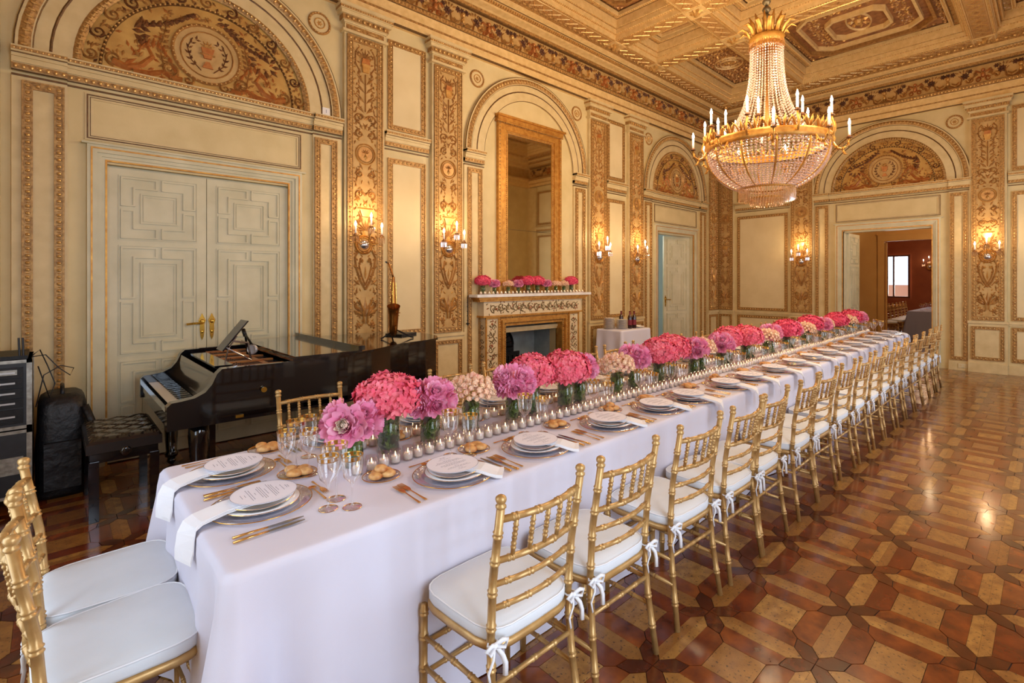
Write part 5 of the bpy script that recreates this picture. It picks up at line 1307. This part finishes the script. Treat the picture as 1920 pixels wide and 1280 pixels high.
# ---------------- grand piano ----------------
def piano():
    t=thing('grand_piano','black polished grand piano with its front lid folded back, before the closed double door','piano',(0,0,0))
    out=[(.95,4.12),(1.4,4.1),(1.75,4.1),(2.0,4.19),(2.26,4.35),(2.5,4.44),(2.72,4.49),(2.9,4.58),(3.01,4.76),(3.05,5.0),(3.02,5.3),(2.9,5.5),(2.75,5.58),(.95,5.58)]
    m=MB(); m.prism(out,.62,.655); 
    # rim walls
    for i in range(len(out)-1):
        a,b=out[i],out[i+1]; d=math.hypot(b[0]-a[0],b[1]-a[1]); nx,ny=-(b[1]-a[1])/d*.035,(b[0]-a[0])/d*.035
        m.prism([a,b,(b[0]+nx,b[1]+ny),(a[0]+nx,a[1]+ny)],.6,.982)
    m.box(.56,.97,4.12,5.58,.6,.66); m.box(.555,.59,4.12,5.58,.66,.70)
    m.build('case',blackm,t)
    for y0 in (4.115,5.5):
        m=MB(lambda a,b,h:(a,y0+h,b)); P=[(.545,.6),(.545,.76),(.57,.785),(.63,.79),(.7,.80),(.76,.83),(.80,.88),(.83,.95),(.86,.98),(.97,.982),(.97,.6)]; m.prism(P,0,.085); m.build('key_cheek',blackm,t)
    m=MB(); m.box(.60,.785,4.2,5.5,.66,.718)
    m.build('key_bed',ironm,t)
    wh=mat('ivory_keys',sr(232,222,200),.3); 
    for k in range(52):
        y=4.205+k*1.29/52; m=MB(); m.box(.6,.76,y+.0006,y+1.29/52-.0006,.705,.722); m.build('white_key',wh,t)
    for k in range(51):
        if k%7 in (2,6): continue
        y=4.205+(k+1)*1.29/52; m=MB(); m.box(.665,.76,y-.006,y+.006,.722,.733); m.build('black_key',blackm,t)
    m=MB(lambda a,b,h:(a,4.2+h,b)); m.prism([(.765,.72),(.80,.73),(.85,.93),(.83,.94)],0,1.3); m.build('fallboard',blackm,t)
    # lid: main part and folded front flap
    lid=[p for p in out if p[0]>1.32]; lid=[(1.32,4.08)]+[(x+.012,y-.015 if y<5 else y+.012) for x,y in lid if x<3.2]+[(1.32,5.6)]
    m=MB(); m.prism(lid,.983,1.003); m.build('main_lid',blackm,t)
    m=MB(); m.box(1.33,1.86,4.07,5.6,1.004,1.022); m.build('folded_front_lid',blackm,t)
    m=MB(); m.box(1.83,1.885,4.07,5.6,1.022,1.06); m.build('lid_edge_batten',blackm,t)
    # interior
    m=MB(); m.box(.98,1.33,4.17,5.53,.9,.905); m.box(1.0,1.06,4.2,5.5,.905,.94); m.box(1.2,1.24,4.2,5.5,.905,.95)
    for k in range(5): m.box(1.0,1.32,4.3+k*.27,4.335+k*.27,.905,.96)
    m.build('gilded_iron_plate',mat('bronze_gold_plate',sr(190,124,58),.35,metal=.5,noise=(10,sr(150,84,36),.2)),t)
    m=MB(); 
    for k in range(70): m.box(.99,1.33,4.21+k*.0185,4.212+k*.0185,.945,.947)
    m.build('strings',steelm,t,kind='stuff')
    m=MB(); 
    for k in range(60): m.ball((1.03+.02*(k%3),4.23+k*.021,.95),.006,5,3)
    m.build('tuning_pins',steelm,t,kind='stuff')
    m=MB(); m.box(.875,.885,4.35,5.3,.94,.95); m.prism([(.87,4.4),(.99,4.4),(.99,5.3),(.87,5.3)],.955,.965); m.build('music_desk',blackm,t)
    for x,y in ((.75,4.28),(.75,5.42),(2.62,5.05)):
        m=MB(); m.lathe([(.06,.6),(.065,.5),(.05,.3),(.04,.12),(.055,.1),(.045,.07),(.03,.06)],8,(x,y,0)); m.lathe([(.03,.06),(.035,.03),(.012,0)],10,(x,y,0)); m.build('leg',blackm,t,smooth=True)
    m=MB(); m.box(.9,.94,4.72,4.76,.12,.6); m.box(.9,.94,4.94,4.98,.12,.6); m.box(.86,.96,4.68,5.02,.08,.14); m.build('pedal_lyre',blackm,t)
    for k in range(3): m=MB(); m.box(.76,.87,4.75+k*.08,4.775+k*.08,.09,.1); m.build('pedal',brass,t)
    m=MB(); m.box(.94,.99,4.1,4.13,.62,.64); m.tube([(1.12,4.1,.8),(1.12,4.085,.8)],.02,10); m.build('lid_lock',brass,t)
piano()
m=MB(); m.prism([(-.13,-.11),(.13,-.11),(.13,.11),(-.13,.11)],0,.02); bk=m.build('black_folder',mat('black_leather_cover',sr(26,24,26),.5),loc=(2.78,5.1,1.004),rz=.4,label='flat black folder on the tail of the piano lid beside the saxophone',cat='folder')
# microphone with round head and tablet stand on the open piano
def gear():
    t=thing('tablet_stand','slanted tablet on a thin metal stand clamped to the open piano','tablet',(.93,4.55,.965))
    m=MB(lambda a,b,h:(h*.75+b*.62,a,b*.8+.1-h*.4)); m.box(-.1,.1,0,.28,0,.01); m.build('tablet',blackm,t)
    m=MB(lambda a,b,h:(h*.75+b*.62,a,b*.8+.1-h*.4)); m.box(-.095,.095,.005,.275,-.002,0); m.build('screen',mat('dark_screen',sr(60,62,70),.1),t)
    m=MB(); m.tube([(.04,0,0),(.06,0,.1),(.12,0,.2)],.006,6); m.tube([(.22,0,.0),(.2,0,.14),(.1,0,.16)],.008,6); m.tube([(.04,0,.12),(.22,-.02,.0)],.005,6); m.build('stand',steelm,t)
    t=thing('microphone','round-headed silver microphone on a short black boom above the piano strings','microphone',(1.18,4.62,.98))
    m=MB(); m.tube([(.05,.35,-.02),(.03,.33,.14),(0,.2,.16),(-.0,.0,.09)],.009,6); m.tube([(.03,.34,.14),(.02,.37,.2)],.016,7); m.build('boom',ironm,t,smooth=True)
    m=MB(lambda a,b,h:(a*.7-h*.7,-a*.7-h*.7,b+.06)); m.disc(0,0,.038,-.012,.012,20); m.ring(0,0,.036,.01,.012,.006,20); m.build('head',mat('silver_mesh_head',sr(190,190,194),.35,metal=.6),t)
gear()
def sax():
    t=thing('saxophone','brass saxophone standing upright on a black tripod on the piano lid','saxophone',(2.56,4.86,1.005))
    sx=mat('aged_saxophone_brass',sr(176,112,44),.25,metal=.85,noise=(20,sr(130,74,30),.2))
    e=(-.7,-.7)   # towards the camera side
    m=MB(); m.tube([(0,0,.64),(0,0,.45),(0,0,.27),(0,0,.14),(-.005,-.01,.1),(-.03,-.055,.065),(-.052,-.095,.095),(-.055,-.105,.16),(-.056,-.11,.25),(-.06,-.118,.31),(-.066,-.13,.34)],[.015,.023,.031,.036,.038,.04,.042,.045,.05,.058,.066],14,cap=False); m.build('body_tube',sx,t,smooth=True)
    m=MB(); m.tube([(0,0,.63),(-.01,.01,.68),(-.025,.024,.74),(-.035,.034,.775),(-.05,.048,.795)],[.011,.01,.009,.008,.008],8); m.build('neck',sx,t,smooth=True)
    m=MB(); m.tube([(-.046,.044,.79),(-.062,.058,.80)],[.011,.007],8); m.build('mouthpiece',blackm,t,smooth=True)
    m=MB(); r=random.Random(2)
    for k in range(22):
        z=.16+k*.02; a=r.choice((-2.4,-1.2,.4,2.2)); x,y=.034*cos(a),.034*sin(a); m.lathe([(.001,0),(.013,.001),(.013,.005),(.001,.006)],8,(x,y,z))
    for a in (-2.2,-.6,.8): m.tube([(.036*cos(a),.036*sin(a),.14),(.024*cos(a),.024*sin(a),.58)],.003,5)
    for k in range(3): m.dome(.04-.0*k,.0-.02*k,.02,.02,.2+.03*k,.01,8)
    m.build('keywork',brass,t,kind='stuff')
    m=MB(); 
    for x,y in ((-.13,-.02),(.13,-.13),(.06,.14)): m.tube([(0.02,0,.09),(x,y,.012),(x*1.15,y*1.15,.006)],.008,6)
    m.tube([(.02,0,.09),(.02,0,.22)],.008,6); m.tube([(-.05,-.03,.26),(0,.03,.24),(.07,.02,.26)],.008,6); m.build('tripod_stand',ironm,t)
sax()
def bench():
    t=thing('piano_bench','black tufted leather piano bench with square tapering legs','bench',(.36,4.78,0))
    lm=mat('black_tufted_leather',sr(34,28,26),.3,coat=.3)
    m=MB(); nx,ny=24,42; X,Y=.2,.36; g=[]
    for i in range(nx+1):
        row=[]
        for j in range(ny+1):
            u,v=i/nx,j/ny; e=min(u,1-u,v*1.8,(1-v)*1.8); z=.52+.035*min(1,e/.14)**.5
            z-=.018*max(0,1-min(abs(sin((u*3+v*5)*pi)),abs(sin((u*3-v*5)*pi)))*3) if e>.06 else 0
            row.append(m.p(-X+2*X*u,-Y+2*Y*v,z))
        g.append(row)
    for i in range(nx):
        for j in range(ny): m.face(g[i][j],g[i+1][j],g[i+1][j+1],g[i][j+1])
    m.box(-X,X,-Y,Y,.46,.522); m.build('tufted_seat',lm,t,smooth=False)
    m=MB(); m.box(-.18,.18,-.33,.33,.39,.45); m.build('apron',blackm,t)
    for x in (-.16,.16):
        for y in (-.31,.31):
            m=MB(); m.prism([(x-.026,y-.026),(x+.026,y-.026),(x+.026,y+.026),(x-.026,y+.026)],.0,.4); m.build('leg',blackm,t)
    for y in (-.345,.345): m=MB(); m.lathe([(.02,0),(.032,.005),(.032,.025),(.02,.03)],12); o=m.build('height_knob',blackm,t,smooth=True); o.location=(.0,y,.45); o.rotation_euler=(pi/2 if y<0 else -pi/2,0,0)
bench()
# ---------------- sound rack and bag ----------------
alu=mat('scuffed_aluminium',sr(176,172,162),.35,metal=.7,noise=(30,sr(130,126,116),.2)); blackp=mat('black_rack_panel',sr(26,26,30),.45,noise=(20,sr(38,38,42),.2)); silver=mat('silver_knobs',sr(190,190,190),.3,metal=.8)
def rack():
    x0,x1,y0,y1=-.72,-.1,5.06,5.6
    for nm,lab,z0,z1 in (('flight_case','black flight case with aluminium edges and butterfly latch, at floor level',.09,.56),('amplifier_rack','open rack of audio amplifiers standing on the flight case',.57,1.05)):
        t=thing(nm,lab,'case',(0,0,0)); m=MB(); m.box(x0,x1,y0,y1,z0,z1); m.build('shell',blackp,t)
        m=MB(); e=.022
        for x in (x0,x1):
            for y in (y0,y1): m.box(x-e*(x==x1)-.003,x+e*(x==x0)+.003,y-e*(y==y1)-.003,y+e*(y==y0)+.003,z0,z1)
        for z in (z0,z1-e):
            m.box(x0-.003,x1+.003,y0-.003,y0+e,z,z+e); m.box(x1-e,x1+.003,y0,y1,z,z+e); m.box(x0-.003,x1,y1-e,y1,z,z+e)
        m.build('aluminium_edging',alu,t)
        if nm=='flight_case':
            m=MB(lambda a,b,h:(a,y0-h,b)); m.box(-.38,-.14,.26,.38,.0,.008); rectring(m,-.38,-.14,.26,.38,.012,.008,.014); m.box(-.34,-.18,.3,.34,.008,.02); m.build('butterfly_latch',alu,t)
            for x in (-.64,-.16):
                for y in (5.13,5.53): m=MB(); m.tube([(x-.02,y,.04),(x+.02,y,.04)],.04,12); m.box(x-.03,x+.03,y-.03,y+.03,.07,.09); m.build('caster',silver,t)
        else:
            M=lambda a,b,h:(a,y0-h,b)
            for k,(a,b) in enumerate(((.93,1.0),(.86,.925),(.79,.855),(.72,.785),(.61,.71))):
                m=MB(M); m.box(x0+.04,x1-.04,a,b,0,.012); u=m.build('rack_unit',ironm,t)
                m=MB(M)
                if k==4: m.ring(-.42,.66,.04,.012,.012,.006,18); m.build('speaker_ring',silver,u)
                else:
                    for q in range(5): m=MB(M); m.disc(-.5+q*.06,(a+b)/2,.013,.012,.024,10); m.build('knob',silver,u)
                m=MB(M); m.box(-.28,-.18,(a+b)/2-.006,(a+b)/2+.006,.012,.016); m.build('label_strip',silver,u)
            c=bpy.data.curves.new('lettering','FONT'); c.body='PROEL'; c.size=.045; c.extrude=.0006; o=bpy.data.objects.new('lettering',c); COL.objects.link(o); o.parent=t; c.materials.append(silver); me=bpy.data.meshes.new_from_object(o); bpy.data.objects.remove(o); o=link('lettering',me,t)
            o.location=(-.42,y0-.0135,.955); o.rotation_euler=(pi/2,0,0)
            m=MB(M); m.box(-.27,-.17,.95,.985,.012,.014); m.build('display_plate',alu,t)
            m=MB(); m.box(-.7,-.12,5.1,5.55,1.05,1.075); m.box(-.66,-.3,5.2,5.5,1.075,1.1); m.build('top_equipment',ironm,t)
            for x in (-.14,-.16): m=MB(); m.tube([(x,5.12,1.05),(x-.005,5.12,1.2)],.006,6); m.build('antenna',blackp,t)
    r=random.Random(4)
    for k,P in enumerate(([(-.1,5.2,1.06),(-.06,5.2,1.1),(-.02,5.2,.98),(.02,5.22,.84),(-.01,5.2,.74),(-.04,5.2,.86),(-.07,5.2,.98)],[(-.1,5.12,1.06),(-.03,5.1,1.07),(.04,5.15,.96),(.1,5.15,.9),(.12,5.16,.95),(.05,5.14,.98),(-.04,5.13,.92),(-.08,5.1,.7)])):
        m=MB(); m.tube(P,.004,5); m.build('audio_cable',blackp,smooth=True,label=('thin black cable looping down beside the amplifier rack','thin black cable curling out from the rack over the bag')[k],cat='cable')
rack()
def bag():
    t=thing('equipment_bag','tall soft black nylon bag standing between the flight case and piano bench','bag',(.06,5.38,0))
    bm=mat('black_nylon',sr(17,17,22),.5,bump=(14,.8,.02)); m=MB(); r=random.Random(3)
    prof=[(.0,.94),(.03,1.0),(.3,1.03),(.5,.98),(.66,.95),(.72,.85),(.75,.6)]; n=28; rg=[]
    for z,s_ in prof:
        row=[]
        for i in range(n):
            a=2*pi*i/n; ca,sa=cos(a),sin(a); e=.45; x=math.copysign(abs(ca)**e,ca)*.145*s_*(1+r.uniform(-.04,.04)); y=math.copysign(abs(sa)**e,sa)*.24*s_*(1+r.uniform(-.03,.03)); row.append(m.p(x,y,z))
        rg.append(row)
    for k in range(len(rg)-1):
        for i in range(n): j=(i+1)%n; m.face(rg[k][i],rg[k][j],rg[k+1][j],rg[k+1][i])
    m.face(*rg[-1]); m.face(*rg[0][::-1]); m.build('bag_body',bm,t,smooth=True)
    m=MB(); m.tube([(0,-.12,.74),(0,-.08,.79),(0,.08,.79),(0,.12,.74)],.014,6); m.build('carry_handle',bm,t,smooth=True)
    m=MB(); m.tube([(.12,-.22,.66),(.17,-.26,.5),(.165,-.25,.3),(.13,-.22,.14)],.012,6,flat=2); m.build('shoulder_strap',bm,t,smooth=True)
    m=MB(); m.box(-.1,.1,-.285,-.24,.08,.42); m.build('front_pocket',bm,t)
bag()
